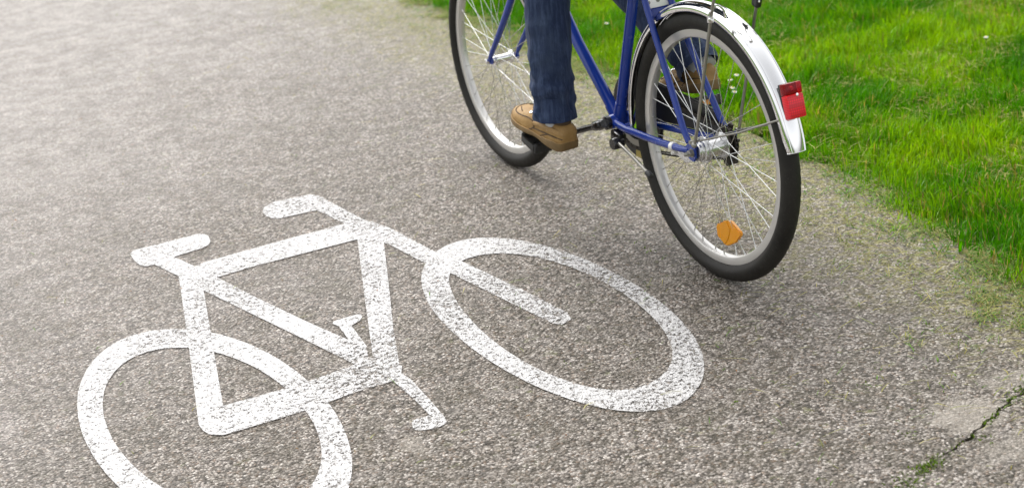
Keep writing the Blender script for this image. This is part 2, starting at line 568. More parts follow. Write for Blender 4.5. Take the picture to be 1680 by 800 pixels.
# skirt of the slab and the walls and floor of the crack
sk = [(p.x, p.y) for p in outer]
n_ = len(sk)
mb.add([(x, y, 0) for x, y in sk] + [(x, y, -0.06) for x, y in sk], [(i, (i + 1) % n_, n_ + (i + 1) % n_, n_ + i) for i in range(n_)])
mb.add([(x, y, 0) for x, y in cp] + [(x, y, -0.014) for x, y in cp], [(i, (i + 1) % nc, nc + (i + 1) % nc, nc + i) for i in range(nc)])
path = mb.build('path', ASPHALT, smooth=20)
tag(path, 'grey worn asphalt cycle path with loose grass clippings and a crack', 'path', kind='structure')
mb = MB()
m2 = len(M_)
mb.add([tuple(p + Vector((0, 0, -0.013))) for p in lft] + [tuple(p + Vector((0, 0, -0.013))) for p in rgt], [(i, i + 1, m2 + i + 1, m2 + i) for i in range(m2 - 1)])
mb.build('crack_bottom', SOIL, path)

# ------------------------------------------------------------------ painted bicycle symbol (one sheet)
SHAPES = {
'fork': [(-0.598,1.047),(-0.575,0.952),(-0.549,0.685),(-0.52,0.569),(-0.476,0.249),(-0.454,0.045),(-0.468,0.001),(-0.504,-0.013),(-0.519,0.014),(-0.581,0.487),(-0.612,0.642),(-0.632,0.819),(-0.666,0.978)],
'stem': [(-0.659,1.421),(-0.64,1.381),(-0.626,1.228),(-0.612,1.087),(-0.593,0.981),(-0.643,0.879),(-0.671,0.917),(-0.671,1.07),(-0.697,1.262),(-0.708,1.345)],
'grip': [(-0.659,1.421),(-0.639,1.38),(-0.66,1.302),(-0.697,1.262),(-0.826,1.276),(-0.841,1.296),(-0.848,1.33),(-0.842,1.376),(-0.824,1.411),(-0.78,1.438)],
'top': [(-1.146,1.072),(-1.008,1.079),(-0.848,1.083),(-0.665,1.085),(-0.62,1.088),(-0.608,0.994),(-0.646,0.928),(-0.688,0.931),(-0.854,0.934),(-1.018,0.938),(-1.142,0.93),(-1.191,0.989)],
'head': [(-0.684,0.954),(-0.605,0.938),(-0.637,0.855),(-0.76,0.535),(-0.872,0.247),(-0.968,-0.022),(-0.996,-0.034),(-0.982,0.129),(-0.852,0.492)],
'bot': [(-1.394,0.108),(-1.293,0.103),(-1.181,0.099),(-1.033,0.116),(-0.994,0.139),(-0.943,0.031),(-0.971,-0.024),(-0.998,-0.033),(-1.086,-0.03),(-1.224,-0.044),(-1.329,-0.044),(-1.437,-0.041),(-1.455,-0.031),(-1.469,-0.013),(-1.474,0.014),(-1.474,0.044),(-1.417,0.134)],
'left': [(-1.226,1.042),(-1.172,0.984),(-1.203,0.866),(-1.275,0.579),(-1.339,0.323),(-1.394,0.1),(-1.449,0.002),(-1.474,0.014),(-1.473,0.051),(-1.359,0.501)],
'diag': [(-1.146,0.951),(-1.139,0.916),(-1.098,0.707),(-1.043,0.461),(-0.995,0.27),(-0.983,0.176),(-1.016,0.089),(-1.036,0.114),(-1.088,0.345),(-1.142,0.583),(-1.205,0.862),(-1.188,0.969)],
'saddle': [(-1.303,1.299),(-1.286,1.324),(-1.186,1.323),(-1.077,1.323),(-1.061,1.309),(-1.056,1.283),(-1.063,1.236),(-1.08,1.205),(-1.104,1.193),(-1.201,1.181),(-1.266,1.161),(-1.29,1.163),(-1.303,1.186),(-1.307,1.233)],
'post': [(-1.204,1.209),(-1.169,1.06),(-1.123,1.052),(-1.163,0.93),(-1.205,0.942),(-1.233,1.018),(-1.266,1.168)],
'ped1': [(-0.989,0.392),(-0.98,0.405),(-0.969,0.406),(-0.912,0.405),(-0.902,0.397),(-0.909,0.377),(-0.922,0.362),(-0.959,0.343),(-0.979,0.349)],
'cr1': [(-0.983,0.357),(-0.953,0.343),(-0.97,0.198),(-0.998,0.12),(-1.03,0.145),(-0.997,0.229)],
'ped2': [(-1.049,-0.264),(-1.04,-0.256),(-1.032,-0.255),(-0.993,-0.257),(-0.981,-0.275),(-0.977,-0.297),(-0.981,-0.313),(-0.993,-0.322),(-1.012,-0.326),(-1.046,-0.314),(-1.057,-0.306),(-1.058,-0.291)],
'cr2': [(-0.996,-0.03),(-0.96,-0.007),(-0.957,-0.057),(-0.965,-0.182),(-0.975,-0.294),(-1.005,-0.294),(-0.999,-0.26),(-0.995,-0.158)],
}
FO = [(-0.218,0.065),(-0.217,0.123),(-0.219,0.182),(-0.223,0.24),(-0.229,0.298),(-0.237,0.354),(-0.248,0.408),(-0.261,0.46),(-0.275,0.508),(-0.293,0.552),(-0.311,0.591),(-0.332,0.625),(-0.354,0.653),(-0.377,0.675),(-0.4,0.691),(-0.424,0.701),(-0.448,0.706),(-0.472,0.706),(-0.495,0.701),(-0.518,0.692),(-0.54,0.679),(-0.562,0.663),(-0.583,0.643),(-0.603,0.621),(-0.622,0.595),(-0.641,0.566),(-0.659,0.534),(-0.675,0.498),(-0.691,0.459),(-0.704,0.417),(-0.717,0.373),(-0.728,0.326),(-0.737,0.276),(-0.744,0.225),(-0.749,0.173),(-0.753,0.119),(-0.755,0.065),(-0.756,0.01),(-0.754,-0.045),(-0.751,-0.1),(-0.746,-0.155),(-0.739,-0.208),(-0.73,-0.261),(-0.719,-0.311),(-0.705,-0.359),(-0.69,-0.404),(-0.673,-0.444),(-0.654,-0.48),(-0.633,-0.51),(-0.611,-0.534),(-0.588,-0.552),(-0.565,-0.564),(-0.542,-0.571),(-0.518,-0.573),(-0.495,-0.569),(-0.472,-0.562),(-0.45,-0.55),(-0.428,-0.535),(-0.407,-0.517),(-0.386,-0.496),(-0.366,-0.472),(-0.347,-0.444),(-0.328,-0.413),(-0.31,-0.379),(-0.294,-0.341),(-0.278,-0.3),(-0.264,-0.255),(-0.252,-0.208),(-0.241,-0.157),(-0.232,-0.104),(-0.225,-0.049),(-0.221,0.007)]
FI = [(-0.274,0.063),(-0.274,0.117),(-0.276,0.17),(-0.28,0.222),(-0.287,0.272),(-0.296,0.32),(-0.307,0.363),(-0.319,0.403),(-0.333,0.438),(-0.348,0.468),(-0.363,0.493),(-0.38,0.514),(-0.396,0.53),(-0.412,0.543),(-0.428,0.553),(-0.445,0.56),(-0.461,0.564),(-0.476,0.566),(-0.492,0.566),(-0.508,0.563),(-0.523,0.557),(-0.538,0.548),(-0.553,0.536),(-0.568,0.521),(-0.582,0.502),(-0.596,0.479),(-0.609,0.454),(-0.621,0.425),(-0.632,0.393),(-0.643,0.359),(-0.652,0.323),(-0.661,0.284),(-0.669,0.243),(-0.675,0.201),(-0.681,0.157),(-0.686,0.111),(-0.689,0.063),(-0.691,0.014),(-0.691,-0.036),(-0.689,-0.086),(-0.686,-0.135),(-0.68,-0.183),(-0.672,-0.228),(-0.662,-0.271),(-0.65,-0.309),(-0.637,-0.343),(-0.622,-0.372),(-0.606,-0.395),(-0.59,-0.413),(-0.573,-0.426),(-0.557,-0.435),(-0.54,-0.44),(-0.524,-0.442),(-0.508,-0.441),(-0.492,-0.438),(-0.477,-0.433),(-0.461,-0.426),(-0.446,-0.417),(-0.431,-0.407),(-0.416,-0.394),(-0.401,-0.379),(-0.386,-0.361),(-0.372,-0.34),(-0.357,-0.316),(-0.343,-0.287),(-0.33,-0.255),(-0.318,-0.22),(-0.306,-0.18),(-0.296,-0.137),(-0.288,-0.09),(-0.281,-0.041),(-0.277,0.01)]
RO = [(-1.17,0.055),(-1.171,0.112),(-1.174,0.168),(-1.18,0.223),(-1.187,0.277),(-1.197,0.329),(-1.209,0.378),(-1.222,0.424),(-1.238,0.468),(-1.255,0.508),(-1.273,0.544),(-1.293,0.577),(-1.313,0.605),(-1.335,0.629),(-1.357,0.649),(-1.38,0.664),(-1.403,0.675),(-1.426,0.681),(-1.45,0.683),(-1.474,0.681),(-1.497,0.674),(-1.52,0.663),(-1.543,0.647),(-1.565,0.627),(-1.586,0.603),(-1.607,0.574),(-1.626,0.542),(-1.644,0.506),(-1.661,0.466),(-1.677,0.423),(-1.69,0.377),(-1.702,0.328),(-1.712,0.276),(-1.72,0.223),(-1.726,0.168),(-1.729,0.112),(-1.73,0.055),(-1.729,-0.002),(-1.726,-0.058),(-1.72,-0.113),(-1.713,-0.167),(-1.703,-0.219),(-1.691,-0.268),(-1.678,-0.314),(-1.662,-0.358),(-1.645,-0.398),(-1.627,-0.434),(-1.607,-0.467),(-1.587,-0.495),(-1.565,-0.519),(-1.543,-0.539),(-1.52,-0.554),(-1.497,-0.565),(-1.474,-0.571),(-1.45,-0.573),(-1.426,-0.571),(-1.403,-0.564),(-1.38,-0.553),(-1.357,-0.537),(-1.335,-0.517),(-1.314,-0.493),(-1.293,-0.464),(-1.274,-0.432),(-1.256,-0.396),(-1.239,-0.356),(-1.223,-0.313),(-1.21,-0.267),(-1.198,-0.218),(-1.188,-0.166),(-1.18,-0.113),(-1.174,-0.058),(-1.171,-0.002)]
RI = [(-1.23,0.055),(-1.232,0.1),(-1.235,0.144),(-1.24,0.188),(-1.247,0.23),(-1.255,0.27),(-1.265,0.307),(-1.276,0.343),(-1.288,0.376),(-1.301,0.406),(-1.315,0.434),(-1.33,0.459),(-1.346,0.481),(-1.362,0.5),(-1.379,0.515),(-1.396,0.528),(-1.414,0.538),(-1.432,0.544),(-1.45,0.547),(-1.468,0.547),(-1.486,0.544),(-1.505,0.537),(-1.523,0.526),(-1.54,0.512),(-1.557,0.494),(-1.574,0.472),(-1.589,0.447),(-1.604,0.419),(-1.618,0.387),(-1.63,0.352),(-1.641,0.315),(-1.65,0.275),(-1.658,0.233),(-1.663,0.19),(-1.667,0.146),(-1.67,0.1),(-1.67,0.055),(-1.668,0.01),(-1.665,-0.034),(-1.66,-0.078),(-1.653,-0.12),(-1.645,-0.16),(-1.635,-0.197),(-1.624,-0.233),(-1.612,-0.266),(-1.599,-0.296),(-1.585,-0.324),(-1.57,-0.349),(-1.554,-0.371),(-1.538,-0.39),(-1.521,-0.405),(-1.504,-0.418),(-1.486,-0.428),(-1.468,-0.434),(-1.45,-0.437),(-1.432,-0.437),(-1.414,-0.434),(-1.395,-0.427),(-1.377,-0.416),(-1.36,-0.402),(-1.343,-0.384),(-1.326,-0.362),(-1.311,-0.337),(-1.296,-0.309),(-1.282,-0.277),(-1.27,-0.242),(-1.259,-0.205),(-1.25,-0.165),(-1.242,-0.123),(-1.237,-0.08),(-1.233,-0.036),(-1.23,0.01)]
def ring_quads(a, b):
    n = len(a)
    return [[a[k], a[(k + 1) % n], b[(k + 1) % n], b[k]] for k in range(n)]
polys = [list(p) for p in SHAPES.values()]
polys += ring_quads(FO, FI) + ring_quads(RO, RI)
pv, pf = [], []
for p in polys:
    ar = sum(p[i][0] * p[(i + 1) % len(p)][1] - p[(i + 1) % len(p)][0] * p[i][1] for i in range(len(p)))
    if ar < 0:
        p = p[::-1]
    o = len(pv)
    pv += [Vector(q) for q in p]
    pf.append(list(range(o, o + len(p))))
V2, E2, F2, _, _, OF = delaunay_2d_cdt(pv, [], pf, 0, 1e-5)
mb = MB()
mb.add([(v.x, v.y, 0.003) for v in V2], [tuple(f) for f, o_ in zip(F2, OF) if o_])
sym = mb.build('bicycle_symbol', PAINT)
tag(sym, 'worn white bicycle symbol painted on the asphalt path', 'road marking')

# ------------------------------------------------------------------ grass
def blade_mesh(name, x, y, z, h, w, bend, az, col, mat, flat=None):
    """many curved tapering blades as one mesh; bend = sideways reach per height"""
    n = len(x)
    tt = np.array([0.0, 0.38, 0.74, 1.0])
    wf = np.array([0.75, 1.0, 0.72, 0.0])
    dx, dy = np.cos(az), np.sin(az)
    co = np.zeros((n, 7, 3))
    tw = RNG.uniform(-0.9, 0.9, n)
    sx_, sy_ = -np.sin(az + tw), np.cos(az + tw)
    for k in range(4):
        t = tt[k]
        reach = h * bend * t ** 1.8
        up = h * t * (1 - 0.32 * np.minimum(bend, 1.6) * t) if flat is None else flat * np.sin(t * PI) + 0.001
        cx, cy, cz = x + dx * reach, y + dy * reach, z + up
        hw = w * wf[k] * 0.5
        if k < 3:
            co[:, 2 * k] = np.stack([cx - sx_ * hw, cy - sy_ * hw, cz], 1)
            co[:, 2 * k + 1] = np.stack([cx + sx_ * hw, cy + sy_ * hw, cz], 1)
        else:
            co[:, 6] = np.stack([cx, cy, cz], 1)
    me = bpy.data.meshes.new(name)
    me.vertices.add(7 * n)
    me.vertices.foreach_set('co', co.ravel().astype(np.float32))
    base = (np.arange(n) * 7)[:, None]
    loops = (base + np.array([0, 1, 3, 2, 2, 3, 5, 4, 4, 5, 6])[None]).ravel()
    me.loops.add(len(loops))
    me.loops.foreach_set('vertex_index', loops.astype(np.int32))
    me.polygons.add(3 * n)
    st = ((np.arange(n) * 11)[:, None] + np.array([0, 4, 8])[None]).ravel()
    me.polygons.foreach_set('loop_start', st.astype(np.int32))
    me.polygons.foreach_set('use_smooth', np.ones(3 * n, dtype=bool))
    me.update(calc_edges=True)
    at = me.color_attributes.new('blade_colour', 'FLOAT_COLOR', 'POINT')
    c4 = np.concatenate([col, np.ones((n, 1))], 1)
    at.data.foreach_set('color', np.repeat(c4, 7, axis=0).ravel().astype(np.float32))
    me.materials.append(mat)
    o = bpy.data.objects.new(name, me)
    COL.objects.link(o)
    return o

def grass_colours(x, y, n):
    """per-blade species colour: deep green, fresh yellow-green, a few straw"""
    t = np.clip((vnoise(x, y, 3.2, 21) - 0.35) * 1.7 + (vnoise(x, y, 13, 22) - 0.5) * 0.9 + RNG.normal(0, 0.16, n), 0, 1)[:, None]
    deep = np.array([0.048, 0.205, 0.002])
    fresh = np.array([0.205, 0.385, 0.004])
    c = deep * (1 - t) + fresh * t
    dry = (RNG.random(n) < 0.035 + 0.22 * np.clip(vnoise(x, y, 2.1, 23) * 1.6 - 0.85, 0, 1))[:, None]
    straw = np.array([0.34, 0.27, 0.085]) * RNG.uniform(0.6, 1.15, (n, 1))
    c = np.where(dry, straw, c)
    return c * RNG.uniform(0.6, 1.35, (n, 1))

def lawn(n, x0, x1, y0, y1, h0, w0, left=False):
    x = RNG.uniform(x0, x1, n)
    y = RNG.uniform(y0, y1, n)
    if left:
        k = x < -2.9 + RNG.normal(0, 0.04, n)
    else:
        e = edge_x(y) + (vnoise(x * 0 + 0.5, y, 5, 31) - 0.5) * 0.09 + (vnoise(x, y, 18, 32) - 0.5) * 0.06
        den = np.clip((x - e) / 0.05 + 0.35, 0, 1) * (0.55 + 0.45 * np.clip(vnoise(x, y, 9, 33) * 2 - 0.25, 0, 1))
        k = RNG.random(n) < den
    x, y = x[k], y[k]
    n = len(x)
    cl = 0.55 * vnoise(x, y, 5.5, 41) + 0.45 * vnoise(x, y, 17, 42)
    h = h0 * (0.45 + 1.05 * cl) * RNG.uniform(0.65, 1.3, n)
    if not left:
        d = np.clip((x - edge_x(y)) / 0.12, 0, 1)
        h *= 0.75 + 0.25 * d
    w = w0 * RNG.uniform(0.6, 1.35, n)
    wide = RNG.random(n) < 0.02
    w = np.where(wide, w * 2.6, w)
    # combed direction per patch plus scatter
    az = 2 * PI * vnoise(x, y, 3.5, 43) * 1.5 + RNG.normal(0, 1.5, n)
    bend = np.abs(RNG.normal(0.30, 0.26, n)) + 0.05
    return x, y, h, w, bend, az

parts = [lawn(300000, 0.45, 3.3, -1.0, 4.6, 0.058, 0.0032),
         lawn(130000, 0.40, 6.5, -4.0, 9.0, 0.072, 0.0065)]
sel = parts[1]
far = ~((sel[0] < 3.3) & (sel[1] > -1.0) & (sel[1] < 4.6))
parts[1] = tuple(a[far] for a in sel)
# short seedlings and runners creeping out over the path edge
n = 26000
yy = RNG.uniform(-1.2, 4.4, n)
xx = edge_x(yy) + 0.05 - RNG.gamma(1.0, 0.085, n)
kk = (vnoise(xx, yy, 11, 61) * 0.6 + vnoise(xx, yy, 30, 62) * 0.4) > 0.52 + 0.9 * np.clip((edge_x(yy) - xx) - 0.02, 0, 0.4)
xx, yy = xx[kk], yy[kk]
n = len(xx)
parts.append((xx, yy, RNG.uniform(0.012, 0.034, n), RNG.uniform(0.0018, 0.0036, n), RNG.uniform(0.4, 1.6, n), RNG.uniform(0, 6.3, n)))
parts.append(lawn(42000, -5.5, -2.8, -3, 9, 0.07, 0.009, left=True))
x, y, h, w, bend, az = (np.concatenate(q) for q in zip(*parts))
n_straw = 9000                                   # dead stalks tangled in the top of the turf, in patches
xs_, ys_ = RNG.uniform(0.75, 3.3, 4 * n_straw), RNG.uniform(-1.0, 4.4, 4 * n_straw)
ks_ = np.argsort(-(vnoise(xs_, ys_, 2.6, 71) + 0.5 * vnoise(xs_, ys_, 7, 72) + RNG.normal(0, 0.12, 4 * n_straw)))[:n_straw]
xs_, ys_ = xs_[ks_], ys_[ks_]
ks_ = xs_ > edge_x(ys_) + 0.03
xs_, ys_ = xs_[ks_], ys_[ks_]
n_straw = len(xs_)
base_col = grass_colours(x, y, len(x))
straw_col = np.array([0.46, 0.40, 0.12]) * RNG.uniform(0.55, 1.1, (n_straw, 1))
z_ = np.concatenate([np.full(len(x), -0.02), RNG.uniform(0.004, 0.022, n_straw)])
x, y = np.concatenate([x, xs_]), np.concatenate([y, ys_])
h = np.concatenate([h, RNG.uniform(0.000, 0.012, n_straw)])
w = np.concatenate([w, RNG.uniform(0.0016, 0.0034, n_straw)])
bend = np.concatenate([bend, RNG.uniform(1.5, 3.6, n_straw)])
az = np.concatenate([az, RNG.uniform(0, 6.3, n_straw)])
go = blade_mesh('grass', x, y, z_, h + 0.015, w, bend, az, np.concatenate([base_col, straw_col]), GRASS)
tag(go, 'bright green lawn grass with yellow patches beside the path', 'grass', kind='stuff')

# loose clippings lying on the path, thickest along the lawn
n = 420000
y = RNG.uniform(-1.6, 5.2, n)
x = edge_x(y) + 0.08 - RNG.gamma(1.0, 0.30, n)
x[:40000] = RNG.uniform(-1.9, 0.85, 40000)
d = edge_x(y) - x + (vnoise(x, y, 3.0, 51) - 0.5) * 0.35
pr = np.clip(0.80 - d / 0.18, 0, 1) * 0.42 + 0.13 * np.exp(-np.maximum(d, 0) / 0.26) + 0.012
pr *= np.clip(vnoise(x, y, 8, 52) * 2.6 - 0.75, 0.03, 1.3) * np.clip(vnoise(x, y, 27, 53) * 2.4 - 0.5, 0.1, 1.3)
k = (RNG.random(n) < pr) & (x < edge_x(y) + 0.08)
x, y = x[k], y[k]
n = len(x)
t = RNG.random((n, 1))
col = np.array([0.39, 0.335, 0.12]) * t + np.array([0.15, 0.165, 0.028]) * (1 - t)
gr = RNG.random(n) < 0.35
col[gr] = np.array([0.08, 0.19, 0.01])
col *= RNG.uniform(0.6, 1.15, (n, 1))
az = RNG.normal(0.5, 0.9, n)
ln = RNG.gamma(3.0, 0.0085, n) + 0.006
# a few long mown stalks further out
m = 950
ym = RNG.uniform(-1.5, 4.0, m)
xm = edge_x(ym) + 0.03 - RNG.gamma(1.3, 0.24, m)
tm = RNG.random((m, 1))
x, y = np.concatenate([x, xm]), np.concatenate([y, ym])
ln = np.concatenate([ln, RNG.uniform(0.03, 0.085, m)])
az = np.concatenate([az, RNG.normal(0.1, 0.7, m) + PI * (RNG.random(m) < 0.5)])
col = np.concatenate([col, (np.array([0.50, 0.42, 0.19]) * tm + np.array([0.15, 0.20, 0.04]) * (1 - tm)) * RNG.uniform(0.7, 1.1, (m, 1))])
# brown and rust coloured leaf crumbs all over the path
m = 260
x = np.concatenate([x, RNG.uniform(-2.0, 0.6, m)])
y = np.concatenate([y, RNG.uniform(-1.4, 4.0, m)])
ln = np.concatenate([ln, RNG.uniform(0.006, 0.020, m)])
az = np.concatenate([az, RNG.uniform(0, 6.3, m)])
col = np.concatenate([col, np.array([0.23, 0.09, 0.03]) * RNG.uniform(0.4, 1.4, (m, 1))])
n = len(x)
cl = blade_mesh('grass_clippings', x, y, np.full(n, 0.0035), ln, RNG.uniform(0.0012, 0.0030, n), np.full(n, 1.0), az, col, GRASS, flat=RNG.uniform(0.0005, 0.006, n))
tag(cl, 'dry yellow green grass clippings scattered along the path edge', 'grass clippings', kind='stuff')

# moss and seedlings rooted in the crack
seg = [((-0.34, -1.165), (-0.19, -1.110), 190, 0.020, 0.009), ((-0.27, -1.135), (-0.21, -1.12), 90, 0.009, 0.011), ((-0.185, -1.11), (-0.06, -1.07), 24, 0.008, 0.007),
       ((-0.02, -1.058), (0.05, -1.03), 40, 0.008, 0.008), ((0.085, -1.02), (0.20, -0.97), 70, 0.012, 0.009), ((0.2, -0.97), (0.42, -0.89), 160, 0.012, 0.011), ((-0.42, -1.20), (-0.30, -1.15), 90, 0.016, 0.008)]
px, py, ph = [], [], []
for (a, b, m, sp, hh) in seg:
    u = RNG.random(m)
    px.append(a[0] + (b[0] - a[0]) * u + RNG.normal(0, sp, m))
    py.append(a[1] + (b[1] - a[1]) * u + RNG.normal(0, sp * 0.8, m))
    ph.append(RNG.uniform(0.5, 1.3, m) * hh)
for _ in range(75):                               # seedlings and clover-like tufts between the chips
    tx = 0.62 - float(RNG.gamma(1.4, 0.27))
    ty = float(RNG.uniform(-1.3, 1.4))
    m = int(RNG.integers(5, 16))
    px.append(tx + RNG.normal(0, 0.011, m))
    py.append(ty + RNG.normal(0, 0.014, m))
    ph.append(RNG.uniform(0.5, 1.2, m) * 0.009)
x, y, h = np.concatenate(px), np.concatenate(py), np.concatenate(ph)
n = len(x)
col = np.array([0.085, 0.145, 0.014]) * RNG.uniform(0.5, 1.5, (n, 1))
mo = blade_mesh('moss', x, y, np.full(n, -0.003), h, RNG.uniform(0.002, 0.0045, n), RNG.uniform(0.2, 1.2, n), RNG.uniform(0, 6.3, n), col, GRASS)
tag(mo, 'small green moss and seedlings growing in the crack and between the asphalt chips', 'moss', kind='stuff')

# daisies in the lawn
def daisy():
    t = empty('daisy')
    s = MB()
    s.tube([(0, 0, -0.02), (0.002, 0.001, 0.03), (0.0, -0.002, 0.056)], [0.0011, 0.001, 0.0009], 6, 3)
    s.build('stem', STEMG, t)
    p = MB()
    for ring, (r0, m, zz) in enumerate(((0.0095, 15, 0.0572), (0.0085, 13, 0.0584))):
        for i in range(m):
            a = 2 * PI * (i + ring * 0.5) / m
            u = Vector((math.cos(a), math.sin(a), 0))
            q = Vector((-u.y, u.x, 0))
            lift = random.uniform(-0.001, 0.002)
            z0 = Vector((0, 0, zz))
            pts_ = [z0 + u * 0.002 - q * 0.0006, z0 + u * r0 * 0.65 - q * 0.0013 + Vector((0, 0, lift * .6)), z0 + u * r0 + Vector((0, 0, lift)), z0 + u * r0 * 0.65 + q * 0.0013 + Vector((0, 0, lift * .6)), z0 + u * 0.002 + q * 0.0006]
            p.add(pts_ + [v - Vector((0, 0, 0.0004)) for v in pts_], [(0, 1, 2, 3, 4), (9, 8, 7, 6, 5)] + [(j, (j + 1) % 5 + 0, 5 + (j + 1) % 5, 5 + j) for j in range(5)])
    p.build('petals', PETAL, t)
    c = MB()
    c.spin([(0, 0.0575), (0.0028, 0.0578), (0.0032, 0.0592), (0.0022, 0.0606), (0, 0.0611)], (0, 0, 0), (0, 0, 1), 12)
    c.build('flower_centre', POLLEN, t)
    return t
D0 = daisy()
DGROUP = 'daisies in the lawn'
spots = [(0.960, 1.325, 0.3, 'white daisy in the grass seen through the rear wheel, topmost of that cluster'),
         (1.010, 1.375, 1.1, 'white daisy at the right of the cluster seen through the rear wheel'),
         (0.905, 1.262, 2.0, 'white daisy seen through the rear wheel in the middle of its cluster'),
         (0.888, 1.222, 2.7, 'lowest white daisy of the cluster seen through the rear wheel'),
         (1.060, 2.400, 0.9, 'lone white daisy in the grass between the jeans leg and the seat tube'),
         (1.966, 1.099, 1.7, 'lone white daisy far out in the lawn right of the tail light')]
for i, (dx_, dy_, rz, lab) in enumerate(spots):
    if i == 0:
        o = D0
    else:
        o = D0.copy()
        COL.objects.link(o)
        for ch in D0.children:
            c_ = ch.copy()
            COL.objects.link(c_)
            c_.parent = o
    o.location = (dx_, dy_, 0.005)
    o.rotation_euler = (random.uniform(-.25, .25), random.uniform(-.25, .25), rz)
    tag(o, lab, 'daisy', DGROUP)

# ------------------------------------------------------------------ bicycle
bike = empty('bicycle')
tag(bike, 'blue city bicycle with chrome rear mudguard ridden away along the asphalt path', 'bicycle')
HUB_R = (0.0, 0.0, 0.3683)
HUB_F = (0.0, 1.229, 0.3683)
BB = Vector((0, 0.488, 0.330))
TYR, TYM = 0.3427, 0.0256

def make_wheel(c, rear):
    w = empty('wheel', (0, 0, 0), bike)
    if rear:
        w['label'] = 'rear wheel with orange reflector and chrome mudguard above'
    # tyre: round casing with raised centre tread blocks
    t = MB()
    n, m = 288, 28
    rings = []
    for i in range(n):
        a = 2 * PI * i / n
        ring = []
        for j in range(m):
            b = 2 * PI * j / m
            r = TYM
            out = math.cos(b)
            if out > 0.12:
                blk = 0.0 if (i + (2 if j % 4 < 2 else 0)) % 4 == 0 else 1.0
                r += -0.0011 + 0.0011 * blk if out < 0.93 else 0.0
            if abs(out + 0.25) < 0.13:
                r += 0.0006
            rr = TYR + r * out
            ring.append((c[0] + r * math.sin(b), c[1] + rr * math.cos(a), c[2] + rr * math.sin(a)))
        rings.append(ring)
    t.rings(rings, loop=True)
    t.build('tyre', RUBBER, w, 50)
    rim = MB()
    pr = [(0.3200, -0.0123), (0.3020, -0.0128), (0.2990, -0.0112), (0.2970, -0.006), (0.2965, 0), (0.2970, 0.006), (0.2990, 0.0112), (0.3020, 0.0128), (0.3200, 0.0123), (0.3195, 0.0100), (0.310, 0.0095), (0.308, 0), (0.310, -0.0095), (0.3195, -0.0100)]
    rim.lathe(pr, c, 160)
    # line where the brake track ends
    rim.build('rim', RIM, w, 35)
    hub = MB()
    if rear:
        hub.spin([(0.0, -0.030), (0.035, -0.030), (0.0365, -0.0285), (0.0365, -0.0265), (0.034, -0.0255), (0.0235, -0.022), (0.0225, 0.0), (0.0235, 0.022), (0.034, 0.0255), (0.0365, 0.0265), (0.0365, 0.0285), (0.034, 0.030), (0.0, 0.030)], c, (1, 0, 0), 40)
        hs = 0.0275
        rh = 0.0315
    else:
        hub.spin([(0.0, -0.034), (0.021, -0.034), (0.022, -0.033), (0.022, -0.031), (0.020, -0.030), (0.0135, -0.026), (0.0125, 0.0), (0.0135, 0.026), (0.020, 0.030), (0.022, 0.031), (0.022, 0.033), (0.021, 0.034), (0.0, 0.034)], c, (1, 0, 0), 32)
        for s in (-1, 1):
            hub.spin([(0, 0.034), (0.011, 0.034), (0.011, 0.041), (0.006, 0.043), (0.0048, 0.043), (0.0048, 0.062), (0, 0.062)], c, (s, 0, 0), 20)
            hub.spin([(0, 0.052), (0.0095, 0.052), (0.0095, 0.060), (0.0075, 0.0615), (0, 0.0615)], c, (s, 0, 0), 6)
        hs, rh = 0.032, 0.018
    hub.build('hub', CHROME if not rear else HUBM, w, 35)
    for k in range(36):
        th = 2 * PI * (k + 0.35) / 36
        side = -1 if k % 2 == 0 else 1
        lead = 1 if (k // 2) % 2 == 0 else -1
        ha = th + lead * R(58 if rear else 62)
        a = Vector((c[0] + side * (hs + 0.0015 * lead), c[1] + rh * math.cos(ha), c[2] + rh * math.sin(ha)))
        b = Vector((c[0] + side * 0.003, c[1] + 0.297 * math.cos(th), c[2] + 0.297 * math.sin(th)))
        s = MB()
        d = (a - b).normalized()
        s.tube([a, b + d * 0.012], 0.0010, 6)
        s.tube([b + d * 0.014, b + d * 0.001, b], [0.0014, 0.0021, 0.0024], 8)
        s.build('spoke', STEEL, w)
    return w

wr = make_wheel(HUB_R, True)
wf = make_wheel(HUB_F, False)

# orange spoke reflector
rf = MB()
hexa = [(0.054, 0.004), (0.049, 0.014), (0.004, 0.036), (-0.018, 0.040), (-0.058, 0.021), (-0.060, 0.012), (-0.037, -0.014), (-0.002, -0.034), (0.014, -0.038), (0.050, -0.021)]
ang = 0.0
cy, cz = -0.066, 0.144
rf.prism([(cy + a * math.cos(ang) - b * math.sin(ang), cz + a * math.sin(ang) + b * math.cos(ang)) for a, b in hexa], 'x', -0.011, 0.010, 0.0018)
rf.prism([(cy + .42 * a + 0.012, cz + .93 * b) for a, b in hexa], 'x', -0.0125, 0.0030, 0.0008)
o = rf.build('reflector', ORANGE, wr)
o['label'] = 'orange plastic reflector clipped between the rear spokes'

# ---- frame (one welded piece)
fr = MB()
seat_dir = (Vector((0, 0.364, 0.706)) - BB).normalized()
fr.tube([BB + seat_dir * 0.010, BB + seat_dir * 0.56], 0.0155, 20)
seat_top = BB + seat_dir * 0.56
down_end = Vector((0, 0.925, 0.775))
fr.tube([BB + Vector((0, 0.006, 0.006)), Vector((0, 0.70, 0.520)), down_end], [0.0175, 0.0175, 0.0175], 20)
fr.tube([(0, 0.965, 0.740), (0, 0.898, 0.945)], 0.0185, 20)
fr.tube([(0, 0.905, 0.915), seat_top - seat_dir * 0.05], 0.0145, 20)
fr.spin([(0, -0.034), (0.0205, -0.034), (0.0215, -0.032), (0.0215, 0.032), (0.0205, 0.034), (0, 0.034)], BB, (1, 0, 0), 28)
